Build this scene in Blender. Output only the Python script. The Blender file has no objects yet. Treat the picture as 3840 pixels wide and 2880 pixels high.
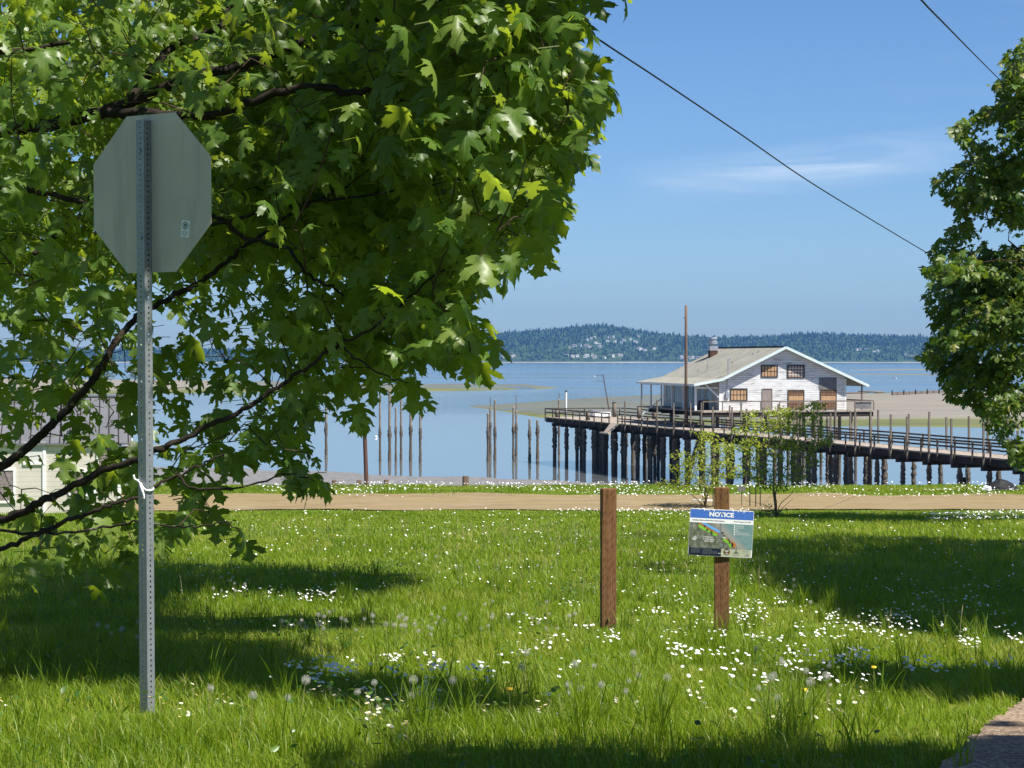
import bpy, bmesh, math, random
import numpy as np
from mathutils import Vector, Matrix
from mathutils.geometry import delaunay_2d_cdt

random.seed(7)
RS = np.random.RandomState(11)
S = bpy.context.scene
COL = S.collection
F, ZC, HOR = 7654.0, 10.6, 1345.0          # focal length in photo pixels, eye height over the water, horizon row
WL = -1.7                                   # water level
PITCH = math.atan((1440 - HOR) / F)

# ------------------------------------------------------------------ camera
cd = bpy.data.cameras.new('camera')
cam = bpy.data.objects.new('camera', cd)
COL.objects.link(cam)
cam.location = (0, 0, ZC)
cam.rotation_euler = (math.pi / 2 - PITCH, 0, 0)
cd.sensor_fit = 'HORIZONTAL'
cd.sensor_width = 36.0
cd.lens = 36.0 * F / 3840.0
cd.clip_start = 0.2
cd.clip_end = 40000
S.camera = cam

_cp, _sp = math.cos(PITCH), math.sin(PITCH)


def P(px, py, D):
    """photo pixel and distance north -> world point"""
    a, b = (px - 1920) / F, (1440 - py) / F
    dx, dy, dz = a, _cp + b * _sp, -_sp + b * _cp
    k = D / dy
    return Vector((dx * k, D, ZC + dz * k))


def slope_of(py):
    b = (1440 - py) / F
    return (-_sp + b * _cp) / (_cp + b * _sp)


def Wp(px, py, z=None):
    """photo pixel -> world point on the level z"""
    z = WL if z is None else WL + z
    return P(px, py, (z - ZC) / slope_of(py))


def proj(x, y, z):
    y2, z2 = y, z - ZC
    f = y2 * _cp - z2 * _sp
    u = y2 * _sp + z2 * _cp
    f = np.where(np.abs(f) < 1e-6, 1e-6, f) if isinstance(f, np.ndarray) else (f if abs(f) > 1e-6 else 1e-6)
    return 1920 + F * x / f, 1440 - F * u / f, f


# ------------------------------------------------------------------ sun
SUN = Vector((0.80, -0.60, 0)).normalized() * math.cos(math.radians(57))
SUN.z = math.sin(math.radians(57))


# ------------------------------------------------------------------ small maths
def vnoise(x, y, seed=0):
    x = np.asarray(x, float); y = np.asarray(y, float)
    xi, yi = np.floor(x).astype(int), np.floor(y).astype(int)
    fx, fy = x - xi, y - yi
    fx, fy = fx * fx * (3 - 2 * fx), fy * fy * (3 - 2 * fy)

    def hsh(i, j):
        n = (i * 374761393 + j * 668265263 + seed * 1442695041) & 0x7fffffff
        n = ((n ^ (n >> 13)) * 1274126177) & 0x7fffffff
        return ((n ^ (n >> 16)) & 0xffff) / 65535.0
    a, b, c, d = hsh(xi, yi), hsh(xi + 1, yi), hsh(xi, yi + 1), hsh(xi + 1, yi + 1)
    return (a * (1 - fx) + b * fx) * (1 - fy) + (c * (1 - fx) + d * fx) * fy


PROF_D = [-60, 0, 7.65, 9.85, 19, 45, 72, 77, 83.2, 84.3]
PROF_H = [1.3, 1.45, 1.53, 1.73, 2.56, 3.88, 5.35, 5.34, 5.2, 5.26]


def ground(x, y):
    x = np.asarray(x, float); y = np.asarray(y, float)
    h = np.interp(y, PROF_D, PROF_H)
    return ZC - h + 0.07 * (vnoise(x * 0.5 + 9, y * 0.35) - .5) + 0.03 * (vnoise(x * 2, y * 1.6, 3) - .5)


def gpt(px, py):
    """photo pixel -> point of the meadow seen there"""
    sl = slope_of(py)
    lo, hi = 3.0, 84.0
    for _ in range(40):
        m = (lo + hi) / 2
        if -np.interp(m, PROF_D, PROF_H) / m < sl:
            lo = m
        else:
            hi = m
    p = P(px, py, lo)
    p.z = float(ground(p.x, p.y))
    return p


def in_poly(px, py, poly):
    px = np.asarray(px, float); py = np.asarray(py, float)
    inside = np.zeros(px.shape, bool)
    j = len(poly) - 1
    for i in range(len(poly)):
        xi, yi = poly[i]; xj, yj = poly[j]
        c = ((yi > py) != (yj > py)) & (px < (xj - xi) * (py - yi) / ((yj - yi) + 1e-9) + xi)
        inside ^= c
        j = i
    return inside


def sample_poly(poly, n, rs=RS):
    xs = [p[0] for p in poly]; ys = [p[1] for p in poly]
    out = []
    while len(out) < n:
        a = rs.uniform(min(xs), max(xs), 400); b = rs.uniform(min(ys), max(ys), 400)
        k = in_poly(a, b, poly)
        out += list(zip(a[k], b[k]))
    return out[:n]


def lands(p):
    """photo pixel of the meadow point that the leaf mass at p shades"""
    q = Vector(p)
    for _ in range(6):
        q = q - SUN * ((q.z - float(ground(q.x, max(-50, min(q.y, 84))))) / SUN.z)
    px, py, f = proj(q.x, q.y, q.z)
    return (px, py) if f > .5 else (-9999, -9999)


def fv(poly, k=3840 / 2212.0):
    return [(x * k, y * k) for x, y in poly]


# ------------------------------------------------------------------ nodes
class NG:
    def __init__(s, tree):
        s.t = tree

    def n(s, typ, ins=None, out=0, **props):
        nd = s.t.nodes.new(typ)
        for k, v in props.items():
            setattr(nd, k, v)
        for k, v in (ins or {}).items():
            sock = nd.inputs[k]
            if isinstance(v, bpy.types.NodeSocket):
                s.t.links.new(v, sock)
            else:
                if isinstance(v, (tuple, list)) and len(v) == 3 and sock.type == 'RGBA':
                    v = (*v, 1)
                sock.default_value = v
        return nd.outputs[out] if out is not None else nd

    def m(s, op, a, b=0.0, c=0.0, clamp=False):
        return s.n('ShaderNodeMath', {0: a, 1: b, 2: c}, operation=op, use_clamp=clamp)

    def mix(s, f, a, b, blend='MIX'):
        return s.n('ShaderNodeMix', {0: f, 6: a, 7: b}, out=2, data_type='RGBA', blend_type=blend)

    def ramp(s, f, stops):
        nd = s.t.nodes.new('ShaderNodeValToRGB')
        s.t.links.new(f, nd.inputs[0])
        cr = nd.color_ramp
        while len(cr.elements) < len(stops):
            cr.elements.new(0.5)
        for e, (p, c) in zip(cr.elements, stops):
            e.position = p
            e.color = (*c, 1) if isinstance(c, (tuple, list)) else (c, c, c, 1)
        return nd.outputs[0]

    def mr(s, v, a, b, c=0.0, d=1.0):
        return s.n('ShaderNodeMapRange', {0: v, 1: a, 2: b, 3: c, 4: d}, clamp=True)

    def obj(s, scale=(1, 1, 1), rot=(0, 0, 0)):
        tc = s.n('ShaderNodeTexCoord', out=None).outputs['Object']
        return s.n('ShaderNodeMapping', {0: tc, 2: rot, 3: scale})

    def noise(s, vec, scale, detail=4, rough=.55, dist=0.0, out=0):
        return s.n('ShaderNodeTexNoise', {'Vector': vec, 'Scale': scale, 'Detail': detail, 'Roughness': rough, 'Distortion': dist}, out=out)

    def geo(s):
        return s.n('ShaderNodeNewGeometry', out=None).outputs['Position']

    def sep(s, v):
        nd = s.n('ShaderNodeSeparateXYZ', {0: v}, out=None)
        return nd.outputs


def mat(name, fn):
    m = bpy.data.materials.new(name)
    m.use_nodes = True
    m.node_tree.nodes.clear()
    g = NG(m.node_tree)
    sh = fn(g)
    o = m.node_tree.nodes.new('ShaderNodeOutputMaterial')
    m.node_tree.links.new(sh, o.inputs['Surface'])
    return m


def bsdf(g, col, rough=.7, spec=.3, metal=0.0, bump=None, bs=.3, bd=.02, **kw):
    ins = {'Base Color': col, 'Roughness': rough, 'Specular IOR Level': spec, 'Metallic': metal}
    if bump is not None:
        ins['Normal'] = g.n('ShaderNodeBump', {'Strength': bs, 'Distance': bd, 'Height': bump})
    ins.update(kw)
    return g.n('ShaderNodeBsdfPrincipled', ins)


def rough_mat(name, c1, c2, scale=6, stretch=(1, 1, 1), rough=.8, spec=.2, bs=.3, bd=.01, metal=0.0, c3=None, detail=6):
    def fn(g):
        v = g.obj(stretch)
        a = g.noise(v, scale, detail, .65)
        stops = [(.3, c1), (.7, c2)]
        if c3:
            stops = [(.25, c1), (.5, c2), (.75, c3)]
        c = g.ramp(a, stops)
        big = g.noise(g.obj(), scale * .13, 2)
        c = g.mix(g.mr(big, .35, .7, 0, .35), c, c1)
        return bsdf(g, c, rough, spec, metal, a, bs, bd)
    return mat(name, fn)


# ------------------------------------------------------------------ mesh building
class MB:
    def __init__(s):
        s.v, s.f, s.mi = [], [], []

    def face(s, pts, m=0):
        k = len(s.v)
        s.v += [tuple(p) for p in pts]
        s.f.append(tuple(range(k, k + len(pts)))); s.mi.append(m)

    def hexa(s, c, m=0):
        """8 corners: bottom ring 0-3, top ring 4-7"""
        k = len(s.v)
        s.v += [tuple(p) for p in c]
        for q in ((3, 2, 1, 0), (4, 5, 6, 7), (0, 1, 5, 4), (1, 2, 6, 5), (2, 3, 7, 6), (3, 0, 4, 7)):
            s.f.append(tuple(k + i for i in q)); s.mi.append(m)

    def box(s, c, size, R=None, m=0):
        hx, hy, hz = size[0] / 2, size[1] / 2, size[2] / 2
        c = Vector(c)
        pts = [(-hx, -hy, -hz), (hx, -hy, -hz), (hx, hy, -hz), (-hx, hy, -hz), (-hx, -hy, hz), (hx, -hy, hz), (hx, hy, hz), (-hx, hy, hz)]
        s.hexa([c + (R @ Vector(p) if R is not None else Vector(p)) for p in pts], m)

    def beam(s, a, b, w, h, m=0, up=Vector((0, 0, 1))):
        """rectangular bar from a to b, w wide, h tall"""
        a, b = Vector(a), Vector(b)
        d = (b - a).normalized()
        sd = d.cross(up)
        sd = sd.normalized() if sd.length > 1e-4 else Vector((1, 0, 0))
        u = sd.cross(d).normalized()
        r = [-sd * w / 2 - u * h / 2, sd * w / 2 - u * h / 2, sd * w / 2 + u * h / 2, -sd * w / 2 + u * h / 2]
        s.hexa([a + x for x in r] + [b + x for x in r], m)

    def tube(s, pts, radii, seg=8, m=0, cap=True, jit=0.0, wob=None):
        pts = [Vector(p) for p in pts]
        if not hasattr(radii, '__len__'):
            radii = [radii] * len(pts)
        rings = []
        d0 = (pts[1] - pts[0]).normalized()
        ref = Vector((1, 0, 0)) if abs(d0.x) < .8 else Vector((0, 1, 0))
        for i, p in enumerate(pts):
            d = (pts[min(i + 1, len(pts) - 1)] - pts[max(i - 1, 0)])
            d = d.normalized() if d.length > 1e-9 else d0
            a = (ref - d * ref.dot(d)).normalized()
            ref = a
            b = d.cross(a)
            k = len(s.v)
            for j in range(seg):
                t = 2 * math.pi * j / seg
                r = radii[i] * (1 + (random.uniform(-jit, jit) if jit else 0))
                if wob:
                    r *= wob(i, j)
                s.v.append(tuple(p + (a * math.cos(t) + b * math.sin(t)) * r))
            rings.append(k)
        for i in range(len(pts) - 1):
            for j in range(seg):
                j2 = (j + 1) % seg
                s.f.append((rings[i] + j, rings[i] + j2, rings[i + 1] + j2, rings[i + 1] + j)); s.mi.append(m)
        if cap:
            s.f.append(tuple(rings[0] + j for j in reversed(range(seg)))); s.mi.append(m)
            s.f.append(tuple(rings[-1] + j for j in range(seg))); s.mi.append(m)

    def prism(s, poly, fn, d, m=0):
        """polygon in 2D lifted by fn(x,y,k) with k=0 back, k=1 front"""
        k = len(s.v); n = len(poly)
        s.v += [tuple(fn(x, y, 0)) for x, y in poly] + [tuple(fn(x, y, d)) for x, y in poly]
        s.f.append(tuple(range(k + n - 1, k - 1, -1))); s.mi.append(m)
        s.f.append(tuple(range(k + n, k + 2 * n))); s.mi.append(m)
        for i in range(n):
            j = (i + 1) % n
            s.f.append((k + i, k + j, k + n + j, k + n + i)); s.mi.append(m)

    def build(s, name, mats, parent=None, smooth=False, origin=None):
        me = bpy.data.meshes.new(name)
        o = Vector(origin) if origin is not None else (Vector(parent['base']) if parent is not None and 'base' in parent else Vector((0, 0, 0)))
        me.from_pydata([(a - o.x, b - o.y, c - o.z) for a, b, c in s.v], [], s.f)
        mats = mats if isinstance(mats, (list, tuple)) else [mats]
        for m in mats:
            me.materials.append(m)
        if len(mats) > 1:
            me.polygons.foreach_set('material_index', s.mi)
        if smooth:
            me.polygons.foreach_set('use_smooth', [True] * len(s.f))
        me.update()
        ob = bpy.data.objects.new(name, me)
        COL.objects.link(ob)
        if parent is not None:
            ob.parent = parent
            if 'base' in parent:
                ob['base'] = parent['base']
        elif origin is not None:
            ob.location = o
        return ob


def tag(o, label, cat, group=None):
    o['label'] = label
    o['category'] = cat
    if group:
        o['group'] = group
    return o


def thing(name, base, label, cat, group=None):
    o = bpy.data.objects.new(name, None)
    o.empty_display_size = .2
    COL.objects.link(o)
    o.location = base
    o['base'] = tuple(base)
    return tag(o, label, cat, group)


def kind(o, k):
    o['kind'] = k
    return o


def np_mesh(name, V, tris=None, quads=None, mats=(), attrs=None, uv=None, parent=None, smooth=False, matidx=None):
    me = bpy.data.meshes.new(name)
    V = np.asarray(V, np.float32)
    if parent is not None and 'base' in parent:
        V = V - np.array(parent['base'], np.float32)
    nt = 0 if tris is None else len(tris); nq = 0 if quads is None else len(quads)
    loops = np.concatenate([a.reshape(-1) for a in (tris, quads) if a is not None and len(a)]).astype(np.int32)
    starts = np.concatenate([np.arange(nt) * 3, nt * 3 + np.arange(nq) * 4]).astype(np.int32)
    me.vertices.add(len(V)); me.vertices.foreach_set('co', V.reshape(-1))
    me.loops.add(len(loops)); me.loops.foreach_set('vertex_index', loops)
    me.polygons.add(nt + nq); me.polygons.foreach_set('loop_start', starts)
    if smooth:
        me.polygons.foreach_set('use_smooth', np.ones(nt + nq, bool))
    if matidx is not None:
        me.polygons.foreach_set('material_index', np.asarray(matidx, np.int32))
    for k, a in (attrs or {}).items():
        at = me.attributes.new(k, 'FLOAT', 'POINT')
        at.data.foreach_set('value', np.asarray(a, np.float32))
    if uv is not None:
        l = me.uv_layers.new(name='UVMap')
        l.data.foreach_set('uv', np.asarray(uv, np.float32)[loops].reshape(-1))
    for m in mats:
        me.materials.append(m)
    me.update(calc_edges=True)
    me.validate()
    ob = bpy.data.objects.new(name, me)
    COL.objects.link(ob)
    if parent is not None:
        ob.parent = parent
    return ob


def copy_thing(src, loc, rot, label, group, scale=1.0):
    c = src.copy()
    COL.objects.link(c)
    c.location = loc
    c.rotation_euler = rot
    c.scale = (scale,) * 3
    c['label'] = label
    c['group'] = group
    for ch in src.children:
        d = ch.copy()
        COL.objects.link(d)
        d.parent = c
    return c


def smooth_path(pts, n=6):
    pts = [Vector(p) for p in pts]
    out = []
    for i in range(len(pts) - 1):
        p0, p1, p2, p3 = pts[max(i - 1, 0)], pts[i], pts[i + 1], pts[min(i + 2, len(pts) - 1)]
        for k in range(n):
            t = k / n
            out.append(.5 * ((2 * p1) + (p2 - p0) * t + (2 * p0 - 5 * p1 + 4 * p2 - p3) * t * t + (3 * p1 - p0 - 3 * p2 + p3) * t ** 3))
    out.append(pts[-1])
    return out


# ------------------------------------------------------------------ materials
def attr(g, name):
    return g.n('ShaderNodeAttribute', out=2, attribute_name=name)


def leaf_mat(name, dark, mid, light, trans, tmix=.45, rough=.35, veins=True, spec=.5):
    def fn(g):
        r = attr(g, 'rnd')
        c = g.ramp(r, [(0, dark), (.55, mid), (1, light)])
        t = g.mix(.5, c, trans, 'MIX')
        if veins:
            uv = g.sep(g.n('ShaderNodeUVMap', uv_map='UVMap'))
            ax = g.m('ABSOLUTE', uv[0])
            d = ax
            for ang, y0 in ((math.radians(42), 0.02), (math.radians(82), 0.02)):
                d2 = g.m('ABSOLUTE', g.m('SUBTRACT', g.m('MULTIPLY', ax, math.cos(ang)), g.m('MULTIPLY', g.m('SUBTRACT', uv[1], y0), math.sin(ang))))
                d = g.m('MINIMUM', d, d2)
            vf = g.mr(d, .006, .018, .6, 0)
            c = g.mix(vf, c, (.22, .33, .09))
        pr = bsdf(g, c, rough, spec)
        tr = g.n('ShaderNodeBsdfTranslucent', {0: t})
        return g.n('ShaderNodeMixShader', {0: tmix, 1: pr, 2: tr})
    return mat(name, fn)


M = {}
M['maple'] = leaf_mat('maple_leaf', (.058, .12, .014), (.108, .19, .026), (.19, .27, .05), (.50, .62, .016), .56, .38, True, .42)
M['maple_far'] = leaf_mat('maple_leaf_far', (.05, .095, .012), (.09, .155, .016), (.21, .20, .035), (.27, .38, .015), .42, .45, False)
M['maple_shade'] = leaf_mat('maple_leaf_for_shade', (.04, .08, .012), (.07, .125, .015), (.12, .15, .03), (.17, .27, .012), .28, .45, False)  # darker, less translucent maple leaf, made so unseen crowns cast deeper shade
M['sapling'] = leaf_mat('sapling_leaf', (.17, .24, .02), (.25, .32, .02), (.33, .36, .05), (.46, .52, .02), .45, .45, False)
M['shore_bush'] = leaf_mat('shore_bush_leaf', (.03, .06, .02), (.05, .085, .03), (.09, .12, .04), (.1, .16, .03), .2, .6, False)
M['grass'] = leaf_mat('grass_blade', (.08, .145, .007), (.19, .285, .011), (.33, .33, .06), (.38, .50, .010), .46, .45, False, .35)
M['seedhead'] = leaf_mat('grass_seed', (.18, .15, .07), (.25, .2, .1), (.3, .26, .14), (.3, .25, .1), .3, .7, False)
M['weed'] = leaf_mat('weed_leaf', (.04, .09, .015), (.06, .13, .02), (.10, .18, .03), (.16, .30, .03), .35, .4, False)


def bark(name, a, b, c):
    def fn(g):
        v = g.obj((1, 1, 1))
        n1 = g.noise(v, 14, 8, .7)
        base = g.ramp(n1, [(.3, a), (.7, b)])
        l = g.noise(v, 9, 5, .7)
        col = g.mix(g.mr(l, .60, .68), base, c)
        return bsdf(g, col, .9, .15, 0, n1, .7, .02)
    return mat(name, fn)


M['bark'] = bark('maple_bark', (.014, .010, .008), (.042, .032, .023), (.18, .18, .14))
M['twig'] = bark('twig_bark', (.03, .02, .013), (.075, .05, .03), (.12, .09, .05))
M['stem'] = bark('sapling_bark', (.12, .085, .05), (.24, .18, .11), (.3, .26, .18))


def fn_ground(g):
    p = g.geo()
    n1 = g.noise(p, 3.0, 8, .7)
    n2 = g.noise(p, .35, 4, .6)
    col = g.ramp(n1, [(.25, (.05, .08, .008)), (.5, (.10, .15, .012)), (.75, (.15, .16, .03))])
    col = g.mix(g.mr(n2, .55, .75, 0, .5), col, (.10, .12, .03))
    return bsdf(g, col, .95, .1, 0, n1, .6, .05)


def fn_dirt(g):
    p = g.geo()
    n1 = g.noise(g.n('ShaderNodeMapping', {0: p, 3: (.5, 1.6, 1)}), 1.4, 10, .75)
    n2 = g.noise(g.n('ShaderNodeMapping', {0: p, 3: (.12, 1.2, 1)}), 1.3, 4, .6)
    n3 = g.noise(p, 55.0, 3, .6)
    col = g.ramp(n1, [(.25, (.13, .094, .048)), (.5, (.21, .160, .088)), (.75, (.29, .23, .145))])
    col = g.mix(g.mr(n2, .45, .75, 0, .8), col, (.22, .17, .065))
    col = g.mix(g.mr(n3, .62, .7, 0, .5), col, (.30, .26, .2))
    return bsdf(g, col, .95, .1, 0, n3, .5, .02)


def fn_gravel(g):
    p = g.geo()
    v = g.n('ShaderNodeTexVoronoi', {'Vector': p, 'Scale': 60.0}, out=None)
    n1 = g.noise(p, 4.0, 6, .7)
    col = g.mix(.45, g.ramp(n1, [(.3, (.17, .115, .07)), (.7, (.29, .205, .135))]), g.ramp(g.sep(v.outputs['Color'])[0], [(0, (.08, .055, .04)), (.5, (.25, .18, .12)), (1, (.5, .42, .33))]), 'MIX')
    col = g.mix(g.mr(g.noise(p, 1.3, 4, .6), .45, .65, 0, .5), col, (.13, .09, .055))
    return bsdf(g, col, .9, .2, 0, v.outputs['Distance'], .5, .02)


def fn_beach(g):
    p = g.geo()
    n1 = g.noise(p, 1.2, 8, .7)
    n2 = g.noise(g.n('ShaderNodeMapping', {0: p, 3: (.06, .5, 1)}), 1.0, 4, .6)
    col = g.ramp(n1, [(.25, (.08, .08, .08)), (.5, (.15, .145, .14)), (.8, (.27, .26, .25))])
    col = g.mix(g.mr(n2, .5, .7, 0, .6), col, (.10, .095, .085))
    return bsdf(g, col, .8, .3, 0, n1, .5, .1)


def fn_flat(g):
    p = g.geo()
    n1 = g.noise(g.n('ShaderNodeMapping', {0: p, 3: (.25, 1, 1)}), .09, 8, .65)
    n2 = g.noise(p, .6, 4, .6)
    e, sd = attr(g, 'edge'), attr(g, 'sandy')
    mud = g.ramp(n1, [(.3, (.085, .092, .07)), (.6, (.115, .12, .088)), (.8, (.15, .15, .115))])
    sand = g.ramp(n1, [(.3, (.17, .15, .112)), (.55, (.21, .187, .142)), (.8, (.25, .225, .178))])
    col = g.mix(sd, mud, sand)
    gr = g.ramp(n1, [(.3, (.075, .085, .018)), (.7, (.15, .15, .035))])
    ef = g.mr(g.m('ADD', e, g.m('MULTIPLY', g.m('SUBTRACT', n1, .5), .5)), .52, .62)
    col = g.mix(ef, col, gr)
    col = g.mix(g.mr(n2, .65, .75, 0, .3), col, (.19, .18, .155))
    wet = g.noise(g.n('ShaderNodeMapping', {0: p, 3: (.12, .5, 1)}), .12, 6, .6, .8)
    wf = g.m('MULTIPLY', g.mr(wet, .54, .60), g.m('SUBTRACT', 1.0, g.m('MULTIPLY', sd, .75)))
    col = g.mix(g.m('MULTIPLY', wf, .55), col, (.09, .10, .095))
    return bsdf(g, col, g.m('SUBTRACT', .75, g.m('MULTIPLY', wf, .55)), .4, 0, n2, .2, .05)


def fn_water(g):
    p = g.geo()
    xyz = g.sep(p)
    y = xyz[1]
    far = g.mr(y, 420, 900)
    # long flat streaks of breeze on the open water, still water in the cove
    st = g.noise(g.n('ShaderNodeMapping', {0: p, 3: (.0011, .0075, 1)}), 1.0, 6, .6, .6)
    breeze = g.m('MULTIPLY', far, g.mr(st, .36, .62, .25, 1.0))
    still = g.noise(g.n('ShaderNodeMapping', {0: p, 3: (.25, 1.0, 1)}), .25, 3, .5)
    w1 = g.noise(g.n('ShaderNodeMapping', {0: p, 3: (.35, 1.0, 1)}), .9, 4, .6)
    b1 = g.n('ShaderNodeBump', {'Strength': .06, 'Distance': .02, 'Height': still})
    b2 = g.n('ShaderNodeBump', {'Strength': g.m('MULTIPLY', breeze, .75), 'Distance': .25, 'Height': w1, 'Normal': b1})
    col = g.mix(breeze, (.125, .14, .145), (.07, .12, .17))
    rough = g.m('ADD', .012, g.m('MULTIPLY', breeze, .16))
    return g.n('ShaderNodeBsdfPrincipled', {'Base Color': col, 'Roughness': rough, 'IOR': 1.333, 'Specular IOR Level': .5, 'Normal': b2})


M['ground'] = mat('meadow_ground', fn_ground)
M['dirt'] = mat('dirt_track', fn_dirt)
M['gravel'] = mat('brown_gravel', fn_gravel)
M['beach'] = mat('shingle', fn_beach)
M['flat'] = mat('tidal_flat', fn_flat)
M['water'] = mat('sea_water', fn_water)


def fn_hill(g):
    p = g.geo()
    n = g.noise(p, .02, 6, .6)
    return bsdf(g, g.ramp(n, [(.3, (.02, .035, .015)), (.6, (.04, .07, .025)), (.8, (.09, .12, .045))]), .95, .1)


M['hill'] = mat('wooded_hill', fn_hill)


def fn_forest(g):
    c = g.ramp(attr(g, 'rnd'), [(0, (.006, .014, .008)), (.5, (.013, .025, .011)), (.74, (.026, .044, .014)), (.84, (.05, .085, .02)), (1, (.09, .13, .035))])
    return bsdf(g, c, .95, .05)


M['forest'] = mat('forest_green', fn_forest)

# timber
M['pier_dark'] = rough_mat('creosote_timber', (.018, .014, .011), (.055, .044, .034), 3, (1, 1, .4), .9, .15, .5, .05)
M['pier_grey'] = rough_mat('weathered_timber', (.11, .09, .07), (.21, .18, .15), 3, (1, 1, .25), .9, .15, .4, .03)
M['pier_rail'] = rough_mat('rail_timber', (.05, .04, .03), (.12, .10, .08), 3, (1, 1, 1), .9, .15, .4, .03)
M['ply'] = rough_mat('pale_plywood', (.40, .32, .24), (.52, .44, .35), 1.5, (1, 1, 1), .85, .2, .2, .01)
M['pole'] = rough_mat('brown_pole', (.10, .062, .042), (.20, .135, .10), 6, (3, 3, .2), .85, .2, .4, .02)
M['redpole'] = rough_mat('red_brown_pole', (.055, .025, .017), (.13, .07, .05), 4, (3, 3, .2), .8, .25, .4, .02)
M['steel'] = rough_mat('dull_steel', (.30, .32, .35), (.42, .44, .47), 8, (1, 1, .3), .45, .5, .1, .002, .6)
M['rust'] = rough_mat('rusty_iron', (.05, .03, .02), (.12, .06, .035), 10, (1, 1, 1), .9, .2, .4, .005)


def fn_deck(g):
    v = g.obj((1, 1, 1))
    x = g.sep(v)[1]
    n = g.noise(g.obj((6, .4, 1)), 1.0, 6, .65)
    n2 = g.noise(v, 1.2, 5, .6)
    c = g.ramp(n, [(.3, (.20, .165, .13)), (.55, (.33, .28, .23)), (.8, (.44, .39, .34))])
    fr = g.m('FRACT', g.m('MULTIPLY', x, 4.0))
    c = g.mix(g.mr(fr, .9, .96, 0, .75), c, (.05, .04, .03))
    c = g.mix(g.mr(n2, .55, .7, 0, .4), c, (.15, .12, .09))
    return bsdf(g, c, .9, .15, 0, n, .3, .02)


M['deck'] = mat('deck_planks', fn_deck)


def fn_pile(g):
    v = g.obj((1, 1, 1))
    z = g.sep(g.geo())[2]
    n = g.noise(g.obj((4, 4, .6)), 2.0, 8, .7)
    top = g.ramp(n, [(.3, (.14, .115, .088)), (.7, (.28, .24, .19))])
    nb = g.noise(v, 9.0, 6, .75)
    barn = g.ramp(nb, [(.32, (.022, .018, .015)), (.52, (.11, .093, .075)), (.70, (.25, .22, .185))])
    low = g.ramp(n, [(.3, (.08, .064, .046)), (.7, (.15, .122, .092))])
    zz = g.m('ADD', z, g.m('MULTIPLY', g.m('SUBTRACT', nb, .5), .6))
    c = g.mix(g.mr(zz, 2.6, 2.3), top, barn)
    c = g.mix(g.mr(zz, .15, -.15), c, low)
    return bsdf(g, c, .92, .15, 0, nb, .8, .06)


M['pile'] = mat('barnacled_pile', fn_pile)


def fn_siding(g):
    z = g.sep(g.obj())[2]
    v = g.obj((.5, .5, 6))
    n = g.noise(v, 1.1, 8, .7)
    big = g.noise(g.obj((1, 1, 1.4)), .45, 4, .6)
    c = g.ramp(n, [(.3, (.76, .76, .75)), (.5, (.70, .70, .69)), (.66, (.33, .32, .315))])
    c = g.mix(g.mr(big, .38, .62), (.77, .77, .76), c)
    bare = g.noise(g.obj((.8, .8, 9)), 1.6, 6, .7)
    c = g.mix(g.m('MULTIPLY', g.mr(bare, .56, .64), g.mr(big, .36, .56)), c, (.24, .22, .20))
    fr = g.m('FRACT', g.m('MULTIPLY', z, 4.6))
    gap = g.noise(g.obj((.7, .7, 4.6)), 1.0, 4, .6)
    c = g.mix(g.m('MULTIPLY', g.mr(fr, .06, .24, 1, 0), g.mr(gap, .3, .62, .12, .9)), c, (.10, .10, .105))
    return bsdf(g, c, .7, .25, 0, fr, .8, .03)


M['siding'] = mat('peeling_white_clapboard', fn_siding)


def fn_cabin(g):
    z = g.sep(g.obj())[2]
    n = g.noise(g.obj((.6, .6, 3)), 1.5, 6, .7)
    c = g.ramp(n, [(.3, (.74, .69, .62)), (.7, (.62, .56, .49))])
    fr = g.m('FRACT', g.m('MULTIPLY', z, 6.2))
    c = g.mix(g.mr(fr, .0, .10, .75, 0), c, (.14, .12, .11))
    return bsdf(g, c, .7, .25, 0, fr, .8, .03)


M['cabin'] = mat('cream_clapboard', fn_cabin)


def fn_metalroof(g):
    n = g.noise(g.obj((1, .2, .2)), 2.0, 5, .6)
    c = g.ramp(n, [(.3, (.095, .098, .106)), (.7, (.135, .138, .148))])
    return bsdf(g, c, .6, .3, .0)


M['metal_roof'] = mat('grey_metal_roof', fn_metalroof)


def fn_roof(g):
    v = g.obj((1, 1, 1))
    n = g.noise(v, .6, 7, .65)
    n2 = g.noise(g.obj((4, .3, 1)), .8, 5, .6)
    c = g.ramp(n, [(.3, (.20, .195, .155)), (.55, (.265, .255, .21)), (.8, (.33, .32, .27))])
    c = g.mix(g.mr(n2, .55, .75, 0, .45), c, (.15, .15, .12))
    y = g.sep(g.obj())[1]
    fr = g.m('FRACT', g.m('MULTIPLY', y, .9))
    c = g.mix(g.mr(fr, .93, .97, 0, .25), c, (.12, .12, .1))
    return bsdf(g, c, .9, .15, 0, n, .2, .03)


M['roof'] = mat('weathered_roofing', fn_roof)
M['trim'] = rough_mat('pale_turquoise_paint', (.46, .56, .56), (.60, .67, .66), 3, (1, 1, 1), .6, .3, .1, .01)
M['white'] = rough_mat('white_paint', (.62, .62, .61), (.80, .80, .79), 4, (1, 1, .5), .6, .3, .1, .01)
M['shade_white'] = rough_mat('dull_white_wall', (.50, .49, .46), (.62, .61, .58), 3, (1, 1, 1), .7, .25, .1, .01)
M['blackpaint'] = rough_mat('black_trim', (.018, .018, .02), (.05, .05, .052), 5, (1, 1, 1), .6, .3, .1, .01)
M['board'] = rough_mat('tan_boarding', (.34, .20, .105), (.47, .31, .175), 2.2, (1, 1, .5), .8, .2, .2, .01)
M['board_red'] = rough_mat('red_brown_boarding', (.16, .08, .045), (.29, .16, .09), 2.2, (1, 1, .5), .8, .2, .2, .01)
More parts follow.
